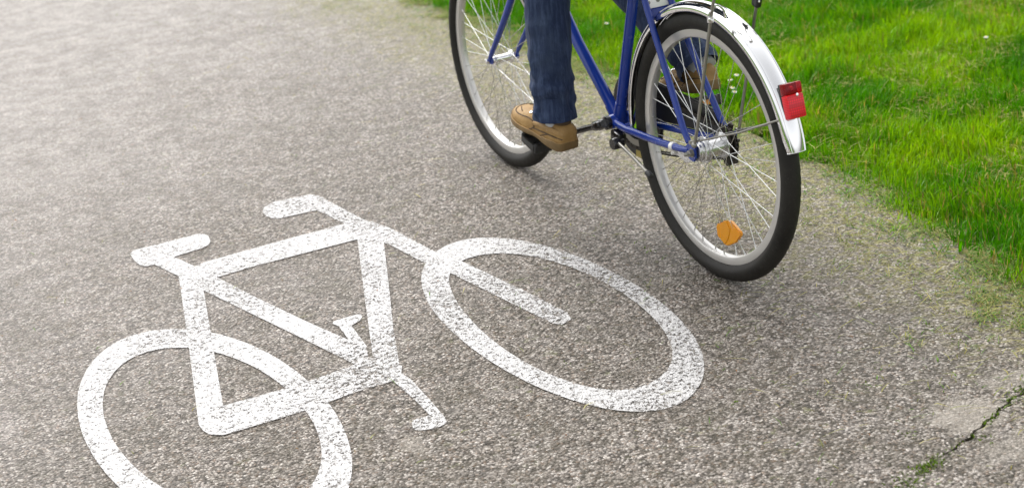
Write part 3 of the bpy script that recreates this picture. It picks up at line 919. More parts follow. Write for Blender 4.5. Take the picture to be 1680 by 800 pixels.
# cast lug round the bottom bracket
fr.tube([BB + seat_dir * 0.004, BB + seat_dir * 0.058], [0.0205, 0.0175], 20)
dd = (Vector((0, 0.70, 0.520)) - BB).normalized()
fr.tube([BB + dd * 0.004, BB + dd * 0.055], [0.0215, 0.0195], 20)
for s in (-1, 1):
    fr.tube([(s * 0.022, 0.478, 0.330), (s * 0.036, 0.395, 0.334), (s * 0.044, 0.330, 0.340), (s * 0.056, 0.18, 0.352), (s * 0.0635, 0.060, 0.365), (s * 0.0635, 0.022, 0.370)], [0.0115, 0.012, 0.0112, 0.0105, 0.0095, 0.007], 16, 5, flat=[1, 0.8, 0.85, 1, 1, 0.7])
    fr.tube([(s * 0.0625, 0.020, 0.392), (s * 0.0595, 0.048, 0.425), (s * 0.040, 0.224, 0.712), (s * 0.028, 0.302, 0.838)], [0.0075, 0.0092, 0.0092, 0.0085], 16, 1)
    # forged dropout plate
    dp = [(0.030, 0.360), (0.034, 0.378), (0.020, 0.390), (0.028, 0.405), (0.016, 0.412), (0.004, 0.394), (-0.012, 0.404), (-0.020, 0.394), (-0.014, 0.378), (-0.016, 0.358), (-0.006, 0.344), (0.014, 0.346)]
    fr.prism(dp, 'x', s * 0.0635 - 0.0028, 0.0056, 0.0012)
# bridge plate between the seat stays, over the tyre
fr.box((0, 0.232, 0.7005), (0.070, 0.006, 0.034), Matrix.Rotation(R(-30), 3, 'X'), 0.0015)
fr.tube([(-0.030, 0.415, 0.333), (0.030, 0.415, 0.333)], 0.008, 12)
frame = fr.build('frame', BLUE, bike, 40)

fk = MB()
fk.tube([(0, 0.963, 0.745), (0, 0.968, 0.728)], 0.019, 20)
fk.box((0, 0.970, 0.722), (0.112, 0.034, 0.026), Matrix.Rotation(R(-18), 3, 'X'), 0.009, 3)
for s in (-1, 1):
    fk.tube([(s * 0.050, 0.973, 0.722), (s * 0.051, 1.000, 0.640), (s * 0.053, 1.040, 0.580), (s * 0.053, 1.090, 0.520), (s * 0.052, 1.145, 0.458), (s * 0.051, 1.195, 0.405), (s * 0.050, 1.222, 0.376)],
            [0.0135, 0.0135, 0.013, 0.012, 0.0105, 0.009, 0.0075], 16, 4, flat=[0.8, 0.8, 0.8, 0.85, 0.9, 0.9, 0.8])
    fk.prism([(1.214 + 0.013 * math.cos(i * PI / 6), 0.3683 + 0.004 + 0.013 * math.sin(i * PI / 6)) for i in range(12)], 'x', s * 0.0475 - 0.002, 0.004)
    fk.prism([(1.229 + 0.011 * math.cos(i * PI / 6), 0.3683 + 0.011 * math.sin(i * PI / 6)) for i in range(12)], 'x', s * 0.0475 - 0.0021, 0.0043)
fk.build('fork', BLUE, bike)

# ---- cranks, pedals, chain side
def crank(s, fwd):
    m = MB()
    hubp = BB + Vector((s * 0.044, 0, 0))
    d = Vector((0, 0.176 * fwd, -0.066)) if fwd > 0 else Vector((0, -0.176, 0.054))
    end = BB + Vector((s * 0.094, 0, 0)) + d
    a = BB + Vector((s * 0.060, 0, 0))
    dn = d.normalized()
    m.tube([a - dn * 0.018, a + dn * 0.006, a + dn * 0.040, a + dn * 0.050], [0.0125, 0.0165, 0.0150, 0.0125], 16, 2)
    m.tube([a + dn * 0.046, a + dn * 0.054, end - dn * 0.02, end - dn * 0.008, end + dn * 0.012], [0.0135, 0.0098, 0.0092, 0.012, 0.011], 16)
    m.spin([(0, 0.030), (0.0195, 0.030), (0.0205, 0.034), (0.0205, 0.047), (0.018, 0.049), (0.0, 0.049)], BB, (s, 0, 0), 28)
    m.spin([(0, 0.047), (0.0105, 0.047), (0.0105, 0.0765), (0.009, 0.0785), (0.006, 0.0785), (0.0055, 0.0765), (0, 0.0765)], BB, (s, 0, 0), 20)
    m.build('crank_arm', BLACKM, bike, 40)
    return end

def pedal(s, end, tilt):
    root = empty('pedal', (0, 0, 0), bike)
    rot = Matrix.Rotation(tilt, 3, 'X')
    c = end + Vector((s * 0.076, 0, 0))
    m = MB()
    for yy in (-0.038, 0.038):
        m.box(c + rot @ Vector((0, yy, 0)), (0.092, 0.013, 0.026), rot, 0.003)
        for i in range(6):
            m.box(c + rot @ Vector((-0.038 + i * 0.0152, yy, 0)), (0.006, 0.015, 0.030), rot, 0.001)
    for xx in (-0.044, 0.044):
        m.box(c + rot @ Vector((xx, 0, 0)), (0.010, 0.074, 0.022), rot, 0.003)
    m.box(c, (0.094, 0.024, 0.020), rot, 0.005)
    m.box(c + rot @ Vector((0.02, 0, 0)), (0.010, 0.074, 0.014), rot, 0.003)
    m.box(c + rot @ Vector((-0.02, 0, 0)), (0.010, 0.074, 0.014), rot, 0.003)
    m.build('pedal_cage', BLACKP, root)
    m = MB()
    m.tube([end - Vector((s * 0.006, 0, 0)), end + Vector((s * 0.020, 0, 0))], 0.0068, 12)
    m.build('spindle', GREYSTEEL, root)
    for q in ((-1, 1) if s > 0 else (1,)):
        m = MB()
        m.box(c + rot @ Vector((0, q * 0.0455, 0)), (0.044, 0.004, 0.014), rot, 0.0012)
        m.build('reflector', ORANGE, root)
    return c
endL = crank(-1, 1)
endR = crank(1, -1)
PL = pedal(-1, endL, R(14))
PR = pedal(1, endR, R(-16))

# chain wheel with teeth, chain, sprocket
def sprocket(c, x, r, teeth, th, hole):
    poly = []
    for i in range(teeth):
        for k, (q, rr) in enumerate(((0.0, r - 0.004), (0.28, r - 0.003), (0.45, r + 0.003), (0.6, r + 0.003), (0.78, r - 0.003))):
            a = 2 * PI * (i + q) / teeth
            poly.append((c.y + rr * math.cos(a), c.z + rr * math.sin(a)))
    m = MB()
    n = len(poly)
    inner = [(c.y + hole * math.cos(2 * PI * i / n), c.z + hole * math.sin(2 * PI * i / n)) for i in range(n)]
    V = [(x, a, b) for a, b in poly] + [(x, a, b) for a, b in inner] + [(x + th, a, b) for a, b in poly] + [(x + th, a, b) for a, b in inner]
    F = []
    for i in range(n):
        j = (i + 1) % n
        F += [(i, j, n + j, n + i), (2 * n + i, 3 * n + i, 3 * n + j, 2 * n + j), (i, 2 * n + i, 2 * n + j, j), (n + i, n + j, 3 * n + j, 3 * n + i)]
    m.add(V, F)
    return m
HR = Vector(HUB_R)
m = sprocket(BB, 0.046, 0.093, 46, 0.003, 0.070)
for k in range(5):
    a = 2 * PI * k / 5 + 0.3
    m.tube([BB + Vector((0.0475, 0.01 * math.cos(a), 0.01 * math.sin(a))), BB + Vector((0.0475, 0.074 * math.cos(a), 0.074 * math.sin(a)))], [0.010, 0.007], 10, flat=0.3)
m.build('chainring', GREYSTEEL, bike)
m = sprocket(HR, 0.046, 0.040, 20, 0.003, 0.012)
m.spin([(0, 0.030), (0.030, 0.031), (0.033, 0.036), (0.033, 0.043), (0.026, 0.046), (0.018, 0.050), (0.016, 0.058), (0, 0.058)], HR, (1, 0, 0), 30)
m.spin([(0, 0.0665), (0.010, 0.0665), (0.010, 0.075), (0.006, 0.077), (0.0048, 0.077), (0.0048, 0.084), (0, 0.084)], HR, (1, 0, 0), 12)
m.box(HR + Vector((0.060, 0.008, 0.030)), (0.006, 0.020, 0.052), Matrix.Rotation(R(20), 3, 'X'), 0.002)
m.box(HR + Vector((0.058, -0.012, -0.036)), (0.012, 0.016, 0.040), Matrix.Rotation(R(-20), 3, 'X'), 0.004)
m.spin([(0, 0.048), (0.015, 0.048), (0.015, 0.056), (0, 0.056)], HR + Vector((0, 0.010, -0.052)), (1, 0, 0), 14)
m.build('sprocket', GREASE, bike)
# chain: alternating side plates along both runs
ch = MB()
cpts = []
r1, r2 = 0.0945, 0.0415
for i in range(25):
    a = R(90) - PI * i / 24
    cpts.append((BB.y + r1 * math.cos(a), BB.z + r1 * math.sin(a)))
nrun = 36
e0, e1 = cpts[-1], (HR.y, HR.z - r2)
for i in range(1, nrun):
    t = i / nrun
    cpts.append((e0[0] + (e1[0] - e0[0]) * t, e0[1] + (e1[1] - e0[1]) * t - 0.010 * math.sin(t * PI)))
for i in range(13):
    a = R(-90) - PI * i / 12
    cpts.append((HR.y + r2 * math.cos(a), HR.z + r2 * math.sin(a)))
s0, s1 = cpts[-1], cpts[0]
for i in range(1, nrun):
    t = i / nrun
    cpts.append((s0[0] + (s1[0] - s0[0]) * t, s0[1] + (s1[1] - s0[1]) * t))
for i in range(len(cpts)):
    a, b = cpts[i], cpts[(i + 1) % len(cpts)]
    wv = 0.0032 if i % 2 else 0.0044
    mid_ = Vector((0.0475, (a[0] + b[0]) / 2, (a[1] + b[1]) / 2))
    L = math.hypot(b[0] - a[0], b[1] - a[1])
    rot = Matrix.Rotation(math.atan2(b[1] - a[1], b[0] - a[0]), 3, 'X')
    for q in (-1, 1):
        ch.box(mid_ + Vector((q * wv, 0, 0)), (0.0012, L * 1.05, 0.0082), rot)
    ch.tube([Vector((0.0475 - 0.0045, a[0], a[1])), Vector((0.0475 + 0.0045, a[0], a[1]))], 0.0036, 8)
ch.build('chain', GREASE, bike)
# black chain guard: round front shield and tapering tail
cg = MB()
gpoly = []
for i in range(41):
    a = R(75) - R(330 - 75 + 8) * i / 40 + 0
    gpoly.append((BB.y + 0.135 * math.cos(a), BB.z + 0.135 * math.sin(a)))
def hull_guard():
    # top band from the rear sprocket forward, round the chain wheel, and back under it
    pts_ = [(0.045, 0.440), (0.20, 0.450), (0.36, 0.458)]
    for i in range(34):
        a = R(118) - R(256) * i / 33
        pts_.append((BB.y + 0.132 * math.cos(a), BB.z + 0.132 * math.sin(a)))
    pts_ += [(0.36, 0.285), (0.345, 0.345), (0.20, 0.360), (0.045, 0.378)]
    return pts_
GP = hull_guard()
cg.prism(GP, 'x', 0.0565, 0.012, 0.004)
cg.build('chain_guard', BLACKP, bike)
st = MB()
st.prism([(0.455, 0.205), (0.500, 0.201), (0.498, 0.222), (0.458, 0.226)], 'x', 0.0550, 0.0012)
st.build('sticker', YELLOWP, bike)

# coaster brake arm, its clip, rear axle nuts and left hub cup
ba = MB()
ba.prism([(0.012, 0.362), (-0.012, 0.345), (0.050, 0.328), (0.100, 0.340), (0.108, 0.349), (0.098, 0.356), (0.040, 0.352)], 'x', -0.0585, 0.004, 0.001)
ba.spin([(0, 0.030), (0.031, 0.030), (0.032, 0.034), (0.032, 0.040), (0.026, 0.042), (0.026, 0.047), (0.022, 0.050), (0.022, 0.0545), (0.012, 0.0575), (0, 0.0575)], HR, (-1, 0, 0), 32)
ba.build('brake_arm', HUBM, bike)
ax = MB()
ax.spin([(0, 0.0665), (0.0115, 0.0665), (0.0115, 0.0685), (0, 0.0685)], HR, (-1, 0, 0), 20)
ax.spin([(0, 0.0685), (0.0095, 0.0685), (0.0095, 0.0775), (0.008, 0.079), (0, 0.079)], HR, (-1, 0, 0), 6)
ax.spin([(0, 0.079), (0.0048, 0.079), (0.0048, 0.090), (0.004, 0.0905), (0, 0.0905)], HR, (-1, 0, 0), 14)
ax.build('axle_nut', GREYSTEEL, bike)
cl_ = MB()
cdir = Vector((0, 1, -0.12)).normalized()
cl_.spin([(0.0112, -0.008), (0.0122, -0.007), (0.0122, 0.007), (0.0112, 0.008)], (-0.0615, 0.100, 0.3605), cdir, 24)
cl_.box((-0.0615, 0.100, 0.3455), (0.007, 0.014, 0.014), None, 0.002)
cl_.tube([(-0.068, 0.100, 0.342), (-0.053, 0.100, 0.342)], 0.004, 10)
cl_.build('brake_arm_clip', ALU, bike)

# kickstand folded up on the left
ks = MB()
ks.box((-0.036, 0.438, 0.298), (0.026, 0.050, 0.034), Matrix.Rotation(R(8), 3, 'X'), 0.006)
ks.spin([(0, -0.020), (0.016, -0.020), (0.018, -0.016), (0.018, 0.012), (0.014, 0.016), (0, 0.016)], (-0.046, 0.425, 0.286), (1, 0, 0), 20)
kb = ks.build('kickstand', BLACKM, bike)
m = MB()
m.tube([(-0.052, 0.415, 0.290), (-0.058, 0.34, 0.276), (-0.070, 0.225, 0.251)], 0.0050, 14)
m.build('rod', GREYSTEEL, kb)
m = MB()
m.tube([(-0.0695, 0.232, 0.2525), (-0.0715, 0.213, 0.2485), (-0.0720, 0.208, 0.2475)], [0.0085, 0.009, 0.006], 12)
m.build('foot', BLACKP, kb)

# ---- chrome mudguard
half = [(0.3700, 0.0325), (0.3755, 0.0332), (0.3830, 0.0318), (0.3872, 0.0285), (0.3892, 0.0264), (0.3866, 0.0240), (0.3896, 0.0222), (0.3926, 0.0150), (0.3946, 0.0075), (0.3952, 0.0)]
outer_p = [(r, -x) for r, x in half] + [(r, x) for r, x in half[-2::-1]]
inner_p = [(r - 0.0012, x * 0.965) for r, x in outer_p[::-1]]
prof = outer_p + inner_p
mg = MB()
rings = []
NS = 180
def guard_pt(r, x, i):
    a = R(-6) + R(173.5) * i / NS
    q = max(0.0, (i - (NS - 12)) / 12)
    x2, r2 = x * 0.90 * (1 - 0.14 * q ** 3), r + (0.3940 - r) * 0.22 * q ** 3
    return (HUB_R[0] + x2, HUB_R[1] + r2 * math.cos(a), HUB_R[2] + r2 * math.sin(a))
for i in range(NS + 1):
    rings.append([guard_pt(r, x, i) for r, x in prof])
mg.rings(rings)
fender = mg.build('mudguard', CHROME, bike, 60)
# round the tail: small rolled lip
lp = MB()
e = R(167.5)
lp.tube([guard_pt(r, x, NS) for r, x in outer_p], 0.0009, 6)
lp.build('rolled_edge', CHROME, fender)
for s in (-1, 1):
    a = R(154.5)
    m = MB()
    tip = Vector((s * 0.0303, 0.374 * math.cos(a), HR.z + 0.374 * math.sin(a)))
    m.tube([(s * 0.0715, -0.004, 0.402), (s * 0.071, -0.030, 0.409), (s * 0.050, -0.20, 0.470), tip + Vector((s * 0.002, 0.006, -0.002)), tip], 0.0028, 10)
    m.spin([(0, -0.003), (0.006, -0.003), (0.006, 0.002), (0, 0.003)], (s * 0.0735, -0.006, 0.401), (s, 0, 0), 12)
    m.spin([(0, -0.002), (0.0045, -0.002), (0.0035, 0.002), (0, 0.003)], tip, (s, 0, 0), 10)
    m.build('mudguard_stay', GREYSTEEL, fender)

# ---- tail light on the mudguard
tl_a = R(147.5)
rad = Vector((0, math.cos(tl_a), math.sin(tl_a)))
tan = Vector((0, -math.sin(tl_a), math.cos(tl_a)))       # runs forward-down along the guard
Mx = Matrix((( 1, 0, 0), (0, 0, 0), (0, 0, 0)))
tilt = R(16)
up_l = Vector((0, math.sin(tilt) * 0.9, math.cos(tilt))).normalized()
out_l = Vector((0, -math.cos(tilt), math.sin(tilt) * 0.9)).normalized()
rotl = Matrix((Vector((1, 0, 0)), out_l * -1, up_l)).transposed()
base = HR + rad * 0.396 + Vector((0.004, 0, -0.009))
bk = MB()
bk.box(base + out_l * 0.006, (0.042, 0.014, 0.086), rotl, 0.004)
tail = bk.build('tail_light', BLACKP, bike)
tail['label'] = 'red plastic tail light screwed to the rear mudguard'
m = MB()
cb = base + out_l * 0.024
m.box(cb + up_l * -0.0145, (0.049, 0.024, 0.058), rotl, 0.0035)
m.build('reflector', REDREF, tail)
m = MB()
m.box(cb + up_l * 0.0295, (0.049, 0.024, 0.029), rotl, 0.0035)
m.build('lens', REDGLASS, tail)
m = MB()
m.box(cb + up_l * 0.030 - out_l * 0.0125, (0.045, 0.0015, 0.022), rotl)
m.spin([(0, -0.012), (0.004, -0.012), (0.004, -0.004), (0.006, 0.002), (0.004, 0.007), (0, 0.008)], cb + up_l * 0.030 - out_l * 0.004, out_l, 14)
m.build('bulb', GREYSTEEL, tail)
m = MB()
m.spin([(0, -0.001), (0.0042, -0.001), (0.0042, 0.0012), (0.003, 0.0024), (0, 0.0026)], cb + up_l * 0.0125 + out_l * 0.0125 + Vector((0.006, 0, 0)), out_l, 14)
m.build('screw', CHROME, tail)

# ---- carrier with stays and rubber strap
ca = MB()
zr = 0.868
loop_ = [(0.055, 0.26, zr), (0.060, 0.10, zr), (0.060, -0.12, zr), (0.045, -0.20, zr), (0, -0.215, zr), (-0.045, -0.20, zr), (-0.060, -0.12, zr), (-0.060, 0.10, zr), (-0.055, 0.26, zr)]
ca.tube(loop_, 0.0055, 12, 5)
for yy in (-0.10, 0.05, 0.20):
    ca.tube([(-0.060, yy, zr), (0.060, yy, zr)], 0.0045, 10)
ca.tube([(0, -0.212, zr), (0, 0.26, zr)], 0.0045, 10)
ca.tube([(-0.056, 0.26, zr), (-0.03, 0.305, 0.845), (0.03, 0.305, 0.845), (0.056, 0.26, zr)], 0.005, 10, 3)
carrier = ca.build('carrier', GREYSTEEL, bike)
m = MB()
m.tube([(-0.0755, -0.030, 0.402), (-0.0745, -0.060, 0.500), (-0.0745, -0.138, 0.770), (-0.072, -0.152, 0.812), (-0.064, -0.155, zr - 0.004)], [0.0045, 0.0045, 0.0045, 0.004, 0.004], 12, 3)
m.spin([(0, -0.004), (0.008, -0.004), (0.008, 0.002), (0.005, 0.005), (0, 0.006)], (-0.0775, -0.028, 0.400), (-1, 0, 0), 14)
m.build('carrier_stay', GREYSTEEL, carrier)
m = MB()
m.tube([(0.0745, -0.016, 0.404), (0.0745, -0.120, 0.765), (0.068, -0.150, zr)], 0.0042, 12)
m.spin([(0, -0.004), (0.008, -0.004), (0.008, 0.002), (0.005, 0.005), (0, 0.006)], (0.077, -0.016, 0.403), (1, 0, 0), 14)
m.build('carrier_stay', GREYSTEEL, carrier)
m = MB()
m.box((0.0765, -0.122, 0.783), (0.018, 0.026, 0.058), Matrix.Rotation(R(16), 3, 'X'), 0.007, 3)
m.build('strap_end', BLACKP, carrier)
m = MB()
m.spin([(0, -0.001), (0.003, -0.001), (0.003, 0.0015), (0, 0.002)], (0.072, -0.134, 0.772), (-0.3, -1, 0.1), 10)
m.build('rivet', CHROME, carrier)
# wire clip holding the stay to the mudguard
m = MB()
m.tube([(-0.0785, -0.128, 0.748), (-0.082, -0.135, 0.762), (-0.076, -0.142, 0.782), (-0.060, -0.145, 0.790), (-0.040, -0.142, 0.772), (-0.034, -0.138, 0.752)], 0.0026, 8, 4)
m.spin([(0, -0.008), (0.008, -0.008), (0.008, 0.008), (0, 0.008)], (-0.0745, -0.134, 0.757), (0, -0.28, 0.96), 14)
m.spin([(0, 0), (0.005, 0), (0.005, 0.008), (0.003, 0.010), (0, 0.010)], (-0.0765, -0.138, 0.757), (-0.8, -0.6, 0), 8)
m.build('stay_clip', CHROME, carrier)

# ---- chrome mounting plate bolted over the bridge
pl = MB()
pl.box((0, 0.236, 0.738), (0.090, 0.0035, 0.056), Matrix.Rotation(R(-12), 3, 'X'), 0.0014)
plate = pl.build('mounting_plate', ALU, bike)
for xx, zz in ((-0.030, 0.727), (0.0, 0.729), (0.030, 0.727)):
    m = MB()
    m.spin([(0, 0), (0.0062, 0), (0.0062, 0.003), (0.004, 0.005), (0, 0.005)], (xx, 0.2345, zz), (0, -1, -0.2), 6 if xx else 16)
    m.build('bolt', GREYSTEEL, plate)

# ---- saddle, post, bars
sp_ = MB()
post_top = BB + seat_dir * 0.70
sp_.tube([seat_top - seat_dir * 0.05, post_top], 0.0125, 16)
sp_.spin([(0, -0.016), (0.0195, -0.016), (0.0205, 0.0), (0.0195, 0.004), (0, 0.004)], seat_top, seat_dir, 20)
sp_.build('seat_post', CHROME, bike)
sd = MB()
rings = []
for t, hw, z0, th in ((-0.13, 0.030, 0.012, 0.030), (-0.125, 0.075, 0.016, 0.05), (-0.09, 0.098, 0.018, 0.062), (-0.04, 0.092, 0.010, 0.058), (0.02, 0.050, 0.002, 0.050), (0.09, 0.026, 0.002, 0.044), (0.135, 0.020, 0.0, 0.036), (0.145, 0.008, -0.008, 0.020)):
    rings.append([(hw * math.copysign(abs(math.cos(a)) ** 0.8, math.cos(a)), post_top.y + t, post_top.z + 0.035 + z0 + th * 0.5 * math.copysign(abs(math.sin(a)) ** 0.8, math.sin(a))) for a in [2 * PI * i / 28 for i in range(28)]])
sd.rings(rings)
sd.build('saddle', BLACKP, bike, 60)
hb = MB()
hb.tube([(0, 0.905, 0.925), (0, 0.885, 0.985), (0, 0.880, 1.010)], 0.0115, 14)
hb.tube([(0, 0.882, 1.000), (0, 0.915, 1.035), (0, 0.935, 1.045)], 0.013, 14, 3)
hb.tube([(-0.295, 0.740, 1.070), (-0.26, 0.780, 1.075), (-0.20, 0.860, 1.075), (-0.08, 0.930, 1.050), (0, 0.938, 1.046), (0.08, 0.930, 1.050), (0.20, 0.860, 1.075), (0.26, 0.780, 1.075), (0.295, 0.740, 1.070)], 0.011, 14, 5)
bar = hb.build('handlebar', CHROME, bike)
for s in (-1, 1):
    m = MB()
    m.tube([(s * 0.235, 0.815, 1.0765), (s * 0.262, 0.778, 1.0755), (s * 0.300, 0.733, 1.0695)], [0.0155, 0.0165, 0.017], 16, 3)
    m.build('grip', BLACKP, bar)

# ------------------------------------------------------------------ rider
def skin_body(name, verts, edges, radii, root, mat, parent=None, sub=2):
    me = bpy.data.meshes.new(name)
    me.from_pydata(verts, edges, [])
    me.materials.append(mat)
    o = bpy.data.objects.new(name, me)
    COL.objects.link(o)
    if parent:
        o.parent = parent
    sk = o.modifiers.new('skin', 'SKIN')
    sk.use_smooth_shade = True
    for i, r in enumerate(radii):
        me.skin_vertices[0].data[i].radius = (r, r) if not isinstance(r, tuple) else r
        me.skin_vertices[0].data[i].use_root = (i == root)
    ss = o.modifiers.new('sub', 'SUBSURF')
    ss.levels = ss.render_levels = sub
    return o

ANK_L, ANK_R = Vector((-0.165, 0.562, 0.355)), Vector((0.161, 0.300, 0.510))
KNEE_L, KNEE_R = Vector((-0.135, 0.605, 0.800)), Vector((0.105, 0.720, 0.790))
HIP_L, HIP_R = Vector((-0.088, 0.215, 1.055)), Vector((0.088, 0.215, 1.055))
V, E_, RAD = [], [], []
def bv(p, r, link=None):
    V.append(tuple(p)); RAD.append(r)
    if link is not None:
        E_.append((link, len(V) - 1))
    return len(V) - 1
pel = bv((0, 0.20, 1.09), 0.095)
wst = bv((0, 0.235, 1.24), (0.100, 0.078), pel)
chs = bv((0, 0.350, 1.43), (0.115, 0.080), wst)
nkb = bv((0, 0.425, 1.555), 0.052, chs)
nk = bv((0, 0.450, 1.62), 0.050, nkb)
hd1 = bv((0, 0.485, 1.685), 0.078, nk)
hd2 = bv((0, 0.500, 1.775), 0.085, hd1)
hd3 = bv((0, 0.490, 1.825), 0.055, hd2)
nose_ = bv((0, 0.592, 1.722), 0.012, hd1)
for s, an, kn, hp, ft in ((-1, ANK_L, KNEE_L, HIP_L, Vector((-0.182, 0.66, 0.322))), (1, ANK_R, KNEE_R, HIP_R, Vector((0.17, 0.375, 0.435)))):
    h_ = bv(hp, 0.088, pel)
    th_ = bv(hp.lerp(kn, 0.5), 0.074, h_)
    k_ = bv(kn, 0.056, th_)
    c_ = bv(kn.lerp(an, 0.33) + Vector((0, -0.012, 0)), 0.052, k_)
    a_ = bv(an, 0.034, c_)
    bv(ft, 0.026, a_)
    sh = bv((s * 0.180, 0.395, 1.475), 0.048, chs)
    el = bv((s * 0.265, 0.520, 1.255), 0.038, sh)
    wrp = bv((s * 0.285, 0.685, 1.105), 0.029, el)
    pm = bv((s * 0.280, 0.738, 1.100), (0.034, 0.020), wrp)
    for q in range(4):
        o_ = (q - 1.5) * 0.019
        f0 = Vector((s * (0.272 - o_ * 0.6), 0.775 + o_ * 0.8, 1.100))
        k1 = bv(f0, 0.009, pm)
        k2 = bv(f0 + Vector((s * -0.004, 0.022, -0.012)), 0.0085, k1)
        k3 = bv(f0 + Vector((s * -0.003, 0.020, -0.036)), 0.008, k2)
        bv(f0 + Vector((0, 0.004, -0.046)), 0.007, k3)
    t1 = bv((s * 0.252, 0.752, 1.092), 0.010, pm)
    bv((s * 0.246, 0.770, 1.066), 0.009, t1)
person = skin_body('person', V, E_, RAD, 0, SKIN)
tag(person, 'person riding the blue bicycle in dark blue jeans and tan leather shoes', 'person')

# jacket follows torso and arms
JV, JE, JR = [], [], []
def jv(p, r, l=None):
    JV.append(tuple(p)); JR.append(r)
    if l is not None:
        JE.append((l, len(JV) - 1))
    return len(JV) - 1
j0 = jv((0, 0.205, 1.13), (0.180, 0.148))
j1 = jv((0, 0.240, 1.25), (0.150, 0.120), j0)
j2 = jv((0, 0.345, 1.44), (0.185, 0.145), j1)
j3 = jv((0, 0.418, 1.565), 0.088, j2)
for s in (-1, 1):
    a = jv((s * 0.190, 0.39, 1.495), 0.080, j2)
    b = jv((s * 0.268, 0.520, 1.255), 0.062, a)
    jv((s * 0.286, 0.675, 1.112), 0.046, b)
skin_body('jacket', JV, JE, JR, 0, JACKET, person)
hr = MB()
rings = []
for i in range(13):
    t = i / 12
    ph = t * PI * 0.62
    rings.append([(0.099 * math.sin(ph) * math.cos(a), 0.487 + 0.112 * math.sin(ph) * math.sin(a) - 0.012, 1.765 + 0.098 * math.cos(ph) - (0.05 if math.sin(a) < 0 else -0.01) * t) for a in [2 * PI * k / 32 for k in range(32)]])
hr.rings(rings)
hr.build('hair', HAIR, person, 70)
for s in (-1, 1):
    m = MB()
    m.spin([(0, -0.012), (0.007, -0.010), (0.0115, 0), (0.007, 0.010), (0, 0.012)], (s * 0.031, 0.556, 1.752), (0, 1, 0), 14)
    m.build('eye', PETAL, person)
    m = MB()
    m.spin([(0, -0.006), (0.014, -0.005), (0.024, 0), (0.018, 0.006), (0, 0.004)], (s * 0.086, 0.488, 1.742), (s, -0.35, 0), 16)
    m.build('ear', SKIN, person)
m = MB()
m.tube([(-0.024, 0.556, 1.690), (0, 0.566, 1.688), (0.024, 0.556, 1.690)], [0.003, 0.006, 0.003], 8, 3)
m.build('mouth', simple_mat('lips', (0.42, 0.18, 0.15), 0.5), person)

# jeans: seat and two legs
def leg_rings(path, radii, folds, seed, n=72, sub=26, hem=True, ell=1.0):
    P = catmull(path, sub)
    m = len(P)
    rr = [v.x for v in catmull([Vector((q, 0, 0)) for q in radii], sub)]
    T = [((P[min(i + 1, m - 1)] - P[max(i - 1, 0)]).normalized()) for i in range(m)]
    u = (Vector((1, 0, 0)) - T[0] * T[0].x).normalized()
    rings = []
    acc = 0.0
    for i in range(m):
        if i:
            acc += (P[i] - P[i - 1]).length
        u = (u - T[i] * u.dot(T[i])).normalized()
        w = T[i].cross(u)
        ring = []
        for j in range(n):
            a = 2 * PI * j / n
            nx = Vector((math.cos(a) * 1.1, math.sin(a) * 1.1, acc * 16 + 0.9 * math.sin(a + seed) + 0.5 * math.cos(2 * a)))
            f1 = noise.noise(nx + Vector((seed, 0, 0)))
            f2 = noise.noise(nx * 2.3 + Vector((0, seed, 3)))
            lf = noise.noise(Vector((math.cos(a) * 1.6, math.sin(a) * 1.6, acc * 3 + seed)))
            amp = lerp_list(folds, m)[i] if isinstance(folds, list) else folds
            d = amp * (1 - abs(f1) * 2.2) * 0.6 + amp * 0.5 * f2 + 0.004 * lf
            # bunched folds above the hem
            for z0, sl, ph_, am, wd in ((0.045, 0.016, 0.4, 0.0060, 0.010), (0.082, 0.022, 2.2, 0.0075, 0.013), (0.128, 0.026, 4.4, 0.0065, 0.015), (0.190, 0.030, 1.2, 0.0050, 0.018), (0.270, 0.034, 3.4, 0.0035, 0.022)):
                e_ = (acc - z0 - sl * math.sin(a + ph_ + seed)) / wd
                d += 0.42 * am * math.exp(-e_ * e_) * (0.55 + 0.45 * math.cos(a * 1.0 - ph_ * 1.7)) - am * 0.16 * math.exp(-((e_ - 1.6) ** 2))
            # felled side seam and inseam
            for sa in (PI, 0.0):
                da = math.atan2(math.sin(a - sa), math.cos(a - sa))
                d += 0.0014 * math.exp(-(da / 0.09) ** 2)
            if hem and acc < 0.028:
                d += 0.0022
            r = rr[i] + d
            ring.append(P[i] + u * (math.cos(a) * r) + w * (math.sin(a) * r * ell))
        rings.append(ring)
    return rings
jm = MB()
def add_leg(path, radii, folds, seed):
    R_ = leg_rings(path, radii, folds, seed)
    # turned-in hem so the opening has thickness
    c = sum((Vector(p) for p in R_[0]), Vector()) / len(R_[0])
    ax_ = (Vector(path[1]) - Vector(path[0])).normalized()
    inner1 = [c + (Vector(p) - c) * 0.955 + ax_ * 0.001 for p in R_[0]]
    inner2 = [c + (Vector(p) - c) * 0.90 + ax_ * 0.07 for p in R_[0]]
    jm.rings([inner2, inner1] + R_, cap=True)
LEG_L = [(-0.1710, 0.564, 0.357), (-0.168, 0.567, 0.44), (-0.162, 0.574, 0.55), (-0.150, 0.588, 0.69), KNEE_L, (-0.122, 0.45, 0.91), (-0.100, 0.30, 1.01), (-0.085, 0.19, 1.08)]
add_leg(LEG_L, [0.0560, 0.0575, 0.0605, 0.0635, 0.0700, 0.080, 0.092, 0.098], [0.0115, 0.0125, 0.0075, 0.0045, 0.004, 0.004, 0.003, 0.003], 2.0)
LEG_R = [(0.152, 0.283, 0.496), (0.148, 0.325, 0.535), (0.130, 0.455, 0.618), (0.115, 0.600, 0.705), KNEE_R, (0.105, 0.56, 0.895), (0.095, 0.36, 1.005), (0.085, 0.19, 1.08)]
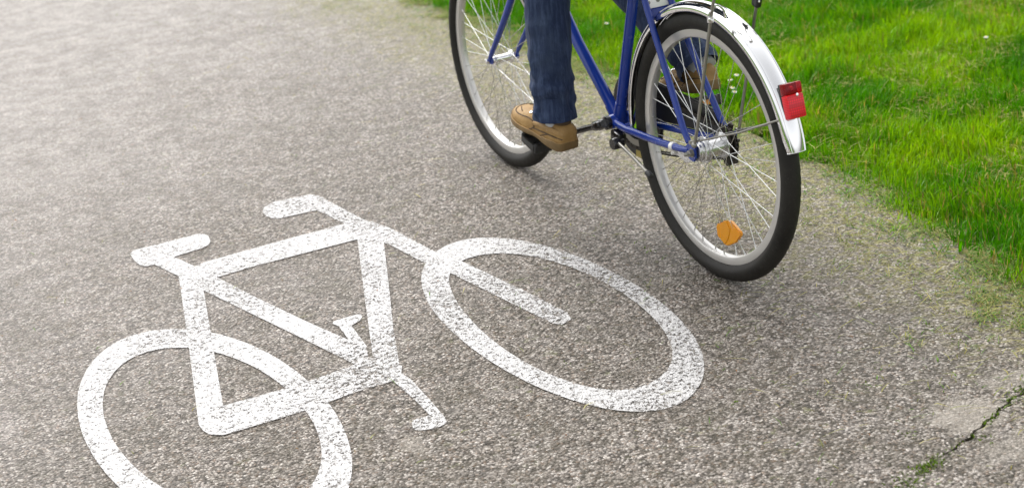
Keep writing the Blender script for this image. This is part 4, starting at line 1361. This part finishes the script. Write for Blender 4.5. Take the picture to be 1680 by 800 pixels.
add_leg(LEG_R, [0.058, 0.059, 0.061, 0.064, 0.071, 0.081, 0.093, 0.099], [0.006, 0.005, 0.0035, 0.003, 0.004, 0.004, 0.003, 0.003], 5.0)
# seat of the trousers
rings = []
for z, rx, ry, yy in ((0.985, 0.06, 0.05, 0.20), (1.00, 0.125, 0.10, 0.20), (1.05, 0.172, 0.135, 0.20), (1.11, 0.178, 0.138, 0.205), (1.17, 0.160, 0.125, 0.215), (1.19, 0.152, 0.118, 0.218)):
    rings.append([(rx * math.cos(a), yy + ry * math.sin(a), z) for a in [2 * PI * k / 48 for k in range(48)]])
jm.rings(rings)
jm.build('jeans', DENIM, person, 70)
for an, kn in ((ANK_L, KNEE_L), (ANK_R, KNEE_R)):
    m = MB()
    d = (kn - an).normalized()
    m.tube([an - d * 0.03, an + d * 0.02, an + d * 0.10], [0.038, 0.037, 0.044], 24)
    m.build('sock', SOCK, person)

# ---- shoes
def shoe(origin, ex, ey, ez, flip):
    """origin: heel centre at the sole; ex outer side, ey to the toe, ez up"""
    def W(x, y, z):
        return origin + ex * x + ey * y + ez * z
    Lf = 0.285
    #      s     halfw  side   top height  sole lift
    SEC = [(0.000, 0.016, 0.020, 0.050, 0.004), (0.012, 0.027, 0.004, 0.066, 0.002), (0.05, 0.0345, 0.0, 0.078, 0.0), (0.12, 0.038, 0.0, 0.083, 0.0), (0.22, 0.0385, 0.0, 0.086, 0.001),
           (0.34, 0.0385, 0.0, 0.090, 0.003), (0.44, 0.0395, 0.0, 0.086, 0.004), (0.54, 0.0425, 0.0, 0.076, 0.003), (0.64, 0.0460, 0.0, 0.066, 0.001), (0.74, 0.0480, 0.0, 0.058, 0.0),
           (0.83, 0.0470, 0.0, 0.052, 0.001), (0.90, 0.0420, 0.0, 0.047, 0.003), (0.955, 0.0320, 0.0, 0.042, 0.006), (0.985, 0.021, 0.004, 0.036, 0.010), (1.0, 0.009, 0.012, 0.029, 0.014)]
    def shift_x(s):
        return 0.008 * math.sin(PI * min(1, s * 1.05)) * -1 + 0.006 * s
    SOLE_T = 0.019
    def sec(s):
        for a, b in zip(SEC, SEC[1:]):
            if a[0] <= s <= b[0]:
                t = (s - a[0]) / (b[0] - a[0])
                return [p + (q - p) * t for p, q in zip(a, b)]
        return SEC[-1]
    def upper_pt(s, a, off=0.0):
        """a = 0 outer sole edge, pi/2 top, pi inner sole edge"""
        _, hw, sd_, top, lift = sec(s)
        z0 = SOLE_T + lift - 0.003
        e = 0.62 if s < 0.5 else 0.75
        x = (hw + off) * math.copysign(abs(math.cos(a)) ** e, math.cos(a))
        z = z0 + max(0.004, top - z0 + off) * abs(math.sin(a)) ** 0.8
        crease = 0.0
        if 0.45 < s < 0.72:
            crease = 0.0026 * math.sin(s * 150 + 2 * math.sin(a * 2)) * math.sin(a)
        return W(x + shift_x(s), s * Lf, z + crease)
    up = MB()
    ss = []
    for a, b in zip(SEC, SEC[1:]):
        k = max(1, int((b[0] - a[0]) / 0.02))
        ss += [a[0] + (b[0] - a[0]) * i / k for i in range(k)]
    ss.append(1.0)
    na = 30
    up.rings([[upper_pt(s, PI * i / na) for i in range(na + 1)] for s in ss])
    so = up.build('shoe', TAN, person, 70)
    # sole with heel wedge and upturned toe, rounded edge
    sm = MB()
    rings = []
    for s in ss:
        _, hw, sd_, top, lift = sec(s)
        hw2 = hw + 0.0035
        zb, zt = lift * 1.1, SOLE_T + lift + (0.005 if s < 0.3 else 0.0) + 0.006 * max(0, 1 - abs(s - 0.10) / 0.12)
        if s > 0.97:
            hw2 = hw + 0.005
        arch = 0.004 * math.exp(-((s - 0.40) / 0.10) ** 2)
        xc = shift_x(s)
        pts_ = []
        for (fx, z) in ((-0.90, zb + arch), (-1.0, zb + 0.004 + arch), (-1.0, zt - 0.003), (-0.965, zt), (0.965, zt), (1.0, zt - 0.003), (1.0, zb + 0.004 + arch), (0.90, zb + arch)):
            pts_.append(W(fx * hw2 + xc, s * Lf * 1.012 - 0.0015, z))
        rings.append(pts_)
    sm.rings(rings)
    sm.build('sole', SOLE, so, 50)
    wl = MB()
    wl.tube([W((shift_x(s) + sg * (sec(s)[1] + 0.0022)), s * Lf, SOLE_T + sec(s)[4] + (0.005 if s < 0.3 else 0.0) + 0.006 * max(0, 1 - abs(s - 0.10) / 0.12)) for sg, s in [(1, q) for q in ss[::-1] if q < 0.95] + [(-1, q) for q in ss if q < 0.95]], 0.0014, 6)
    wl.build('welt', TAN_LIGHT, so)
    # heel band, toe seam, side seams, eyelets, laces
    bd = MB()
    rings = []
    seq = [(0.46, 0.20), (0.36, 0.23), (0.24, 0.30), (0.12, 0.37), (0.03, 0.42), (0.004, 0.46)]
    line = [(s, f) for s, f in seq]
    fw = catmull([Vector((s, f, 0)) for s, f in line], 5)
    loopp = [(v.x, v.y) for v in fw]
    fullp = [(s, f * PI / 2 * 0.9) for s, f in loopp] + [(s, PI - f * PI / 2 * 0.9) for s, f in loopp[::-1]]
    rr_ = []
    for s, a in fullp:
        dw = 0.17 if s > 0.3 else 0.20
        sgn = 1 if a < PI / 2 else -1
        rr_.append([upper_pt(max(s, 0.0), a - sgn * 0.02, 0.0005), upper_pt(max(s, 0.0), a, 0.0028), upper_pt(max(s, 0.0), a + sgn * dw * 1.0, 0.0028), upper_pt(max(s, 0.0), a + sgn * (dw * 1.0 + 0.05), 0.0005)])
    bd.rings(rr_, closed_ring=False, cap=False)
    bd.build('heel_band', TAN_LIGHT, so, 60)
    sn = MB()
    def seam(pts_, r=0.0016):
        sn.tube([upper_pt(s, a, 0.0008) for s, a in pts_], r, 6, 5)
    seam([(0.46, 0.50), (0.56, 0.62), (0.68, 0.70), (0.80, 0.74), (0.88, 0.95), (0.915, PI / 2), (0.88, PI - 0.95), (0.80, PI - 0.74), (0.68, PI - 0.70), (0.56, PI - 0.62), (0.46, PI - 0.50)], 0.0016)
    for q in (0, 1):
        fl = (lambda a: a) if q == 0 else (lambda a: PI - a)
        seam([(0.46, fl(0.16)), (0.34, fl(0.19)), (0.20, fl(0.28)), (0.08, fl(0.34)), (0.01, fl(0.40))], 0.0019)
        seam([(0.47, fl(0.50)), (0.43, fl(0.32)), (0.46, fl(0.14)), (0.52, fl(0.03))])
        seam([(0.20, fl(0.26)), (0.27, fl(0.13)), (0.33, fl(0.02))])
        seam([(0.30, fl(0.62)), (0.24, fl(0.75)), (0.22, fl(1.0))])
        seam([(0.74, fl(1.05)), (0.80, fl(1.20)), (0.85, fl(1.35))])
    sn.build('seam', STITCH, so)
    lc = MB()
    for s in (0.50, 0.56):
        for a in (1.02, PI - 1.02):
            p = upper_pt(s, a, 0.001)
            q = (upper_pt(s, a, 0.01) - p).normalized()
            ey_ = MB()
            ey_.spin([(0, 0), (0.0042, 0), (0.0042, 0.0012), (0.0022, 0.0016), (0, 0.0010)], p, q, 12)
            ey_.build('eyelet', CHROME, so)
        lc.tube([upper_pt(s, 1.02, 0.001), upper_pt(s - 0.01, PI / 2, 0.0045), upper_pt(s, PI - 1.02, 0.001)], 0.0022, 8, 5)
    lc.build('laces', STITCH, so)
    cu = MB()
    pts_ = []
    for i in range(40):
        a = 2 * PI * i / 40
        pts_.append(W(0.030 * math.cos(a) + shift_x(0.2), (0.215 + 0.155 * math.sin(a)) * Lf, 0.0845 + 0.003 * math.sin(a)))
    cu.tube(pts_ + [pts_[0]], 0.0062, 10)
    cu.build('padded_collar', STITCH, so)
    return so

def basis(toe, heel, roll):
    ey = (toe - heel).normalized()
    ex = ey.cross(Vector((0, 0, 1))).normalized()
    ez = ex.cross(ey)
    q = Matrix.Rotation(roll, 3, ey)
    return q @ ex, ey, q @ ez
heelL, toeL = Vector((-0.160, 0.508, 0.268)), Vector((-0.180, 0.785, 0.312))
ex, ey, ez = basis(toeL, heelL, R(0))
s1 = shoe(heelL, ex, ey, ez, 1)
s1['label'] = 'tan leather shoe standing on the left pedal'
heelR, toeR = Vector((0.160, 0.235, 0.438)), Vector((0.180, 0.505, 0.373))
ex, ey, ez = basis(toeR, heelR, R(0))
s2 = shoe(heelR, ex, ey, ez, -1)
s2['label'] = 'tan leather shoe on the far pedal seen through the rear wheel'

# ------------------------------------------------------------------ camera, sky, sun
cam_d = bpy.data.cameras.new('camera')
cam = bpy.data.objects.new('camera', cam_d)
COL.objects.link(cam)
Rr = Vector((0.88261648, -0.46061093, -0.09394536))
Uu = Vector((0.24883808, 0.28822728, 0.92466461))
Ff = Vector((0.39883301, 0.83950141, -0.36901168))
cam.matrix_world = Matrix(((Rr.x, Uu.x, -Ff.x, -2.27353655), (Rr.y, Uu.y, -Ff.y, -3.48627887), (Rr.z, Uu.z, -Ff.z, 1.78954714), (0, 0, 0, 1)))
cam_d.sensor_width = 36
cam_d.sensor_fit = 'HORIZONTAL'
cam_d.lens = 2689.09 / 1680 * 36
cam_d.clip_start = 0.05
cam_d.clip_end = 2000
cam_d.dof.use_dof = True
cam_d.dof.focus_distance = 4.22
cam_d.dof.aperture_fstop = 3.6
cam_d.dof.aperture_blades = 7
S.camera = cam

world = bpy.data.worlds.new('World')
S.world = world
world.use_nodes = True
wt = world.node_tree
bg = wt.nodes['Background']
sky = wt.nodes.new('ShaderNodeTexSky')
sky.sky_type = 'NISHITA'
sky.sun_disc = False
sky.sun_elevation = SUN_EL
sky.sun_rotation = SUN_AZ
sky.air_density = 1.0
sky.dust_density = 4.0
sky.ozone_density = 1.0
hs = wt.nodes.new('ShaderNodeHueSaturation')       # cloud cover: the blue is mostly gone
hs.inputs['Saturation'].default_value = 0.10
wt.links.new(sky.outputs[0], hs.inputs['Color'])
wt.links.new(hs.outputs[0], bg.inputs['Color'])
bg.inputs['Strength'].default_value = 0.15

sun_d = bpy.data.lights.new('sun', 'SUN')
sun_d.energy = 0.95
sun_d.angle = R(50)
sun_d.color = (1.0, 0.98, 0.95)
sun = bpy.data.objects.new('sun', sun_d)
COL.objects.link(sun)
to_sun = Vector((math.sin(SUN_AZ) * math.cos(SUN_EL), math.cos(SUN_AZ) * math.cos(SUN_EL), math.sin(SUN_EL)))
sun.rotation_euler = to_sun.to_track_quat('Z', 'Y').to_euler()
sun.location = to_sun * 20

S.render.engine = 'CYCLES'
S.cycles.use_denoising = True
S.cycles.denoiser = 'OPENIMAGEDENOISE'
S.cycles.denoising_input_passes = 'RGB_ALBEDO_NORMAL'
S.cycles.denoising_prefilter = 'ACCURATE'
S.cycles.max_bounces = 8
S.cycles.transparent_max_bounces = 16
S.view_settings.view_transform = 'Standard'
S.view_settings.look = 'None'
S.view_settings.gamma = 1
S.view_settings.use_curve_mapping = False
S.view_settings.exposure = EXPOSURE
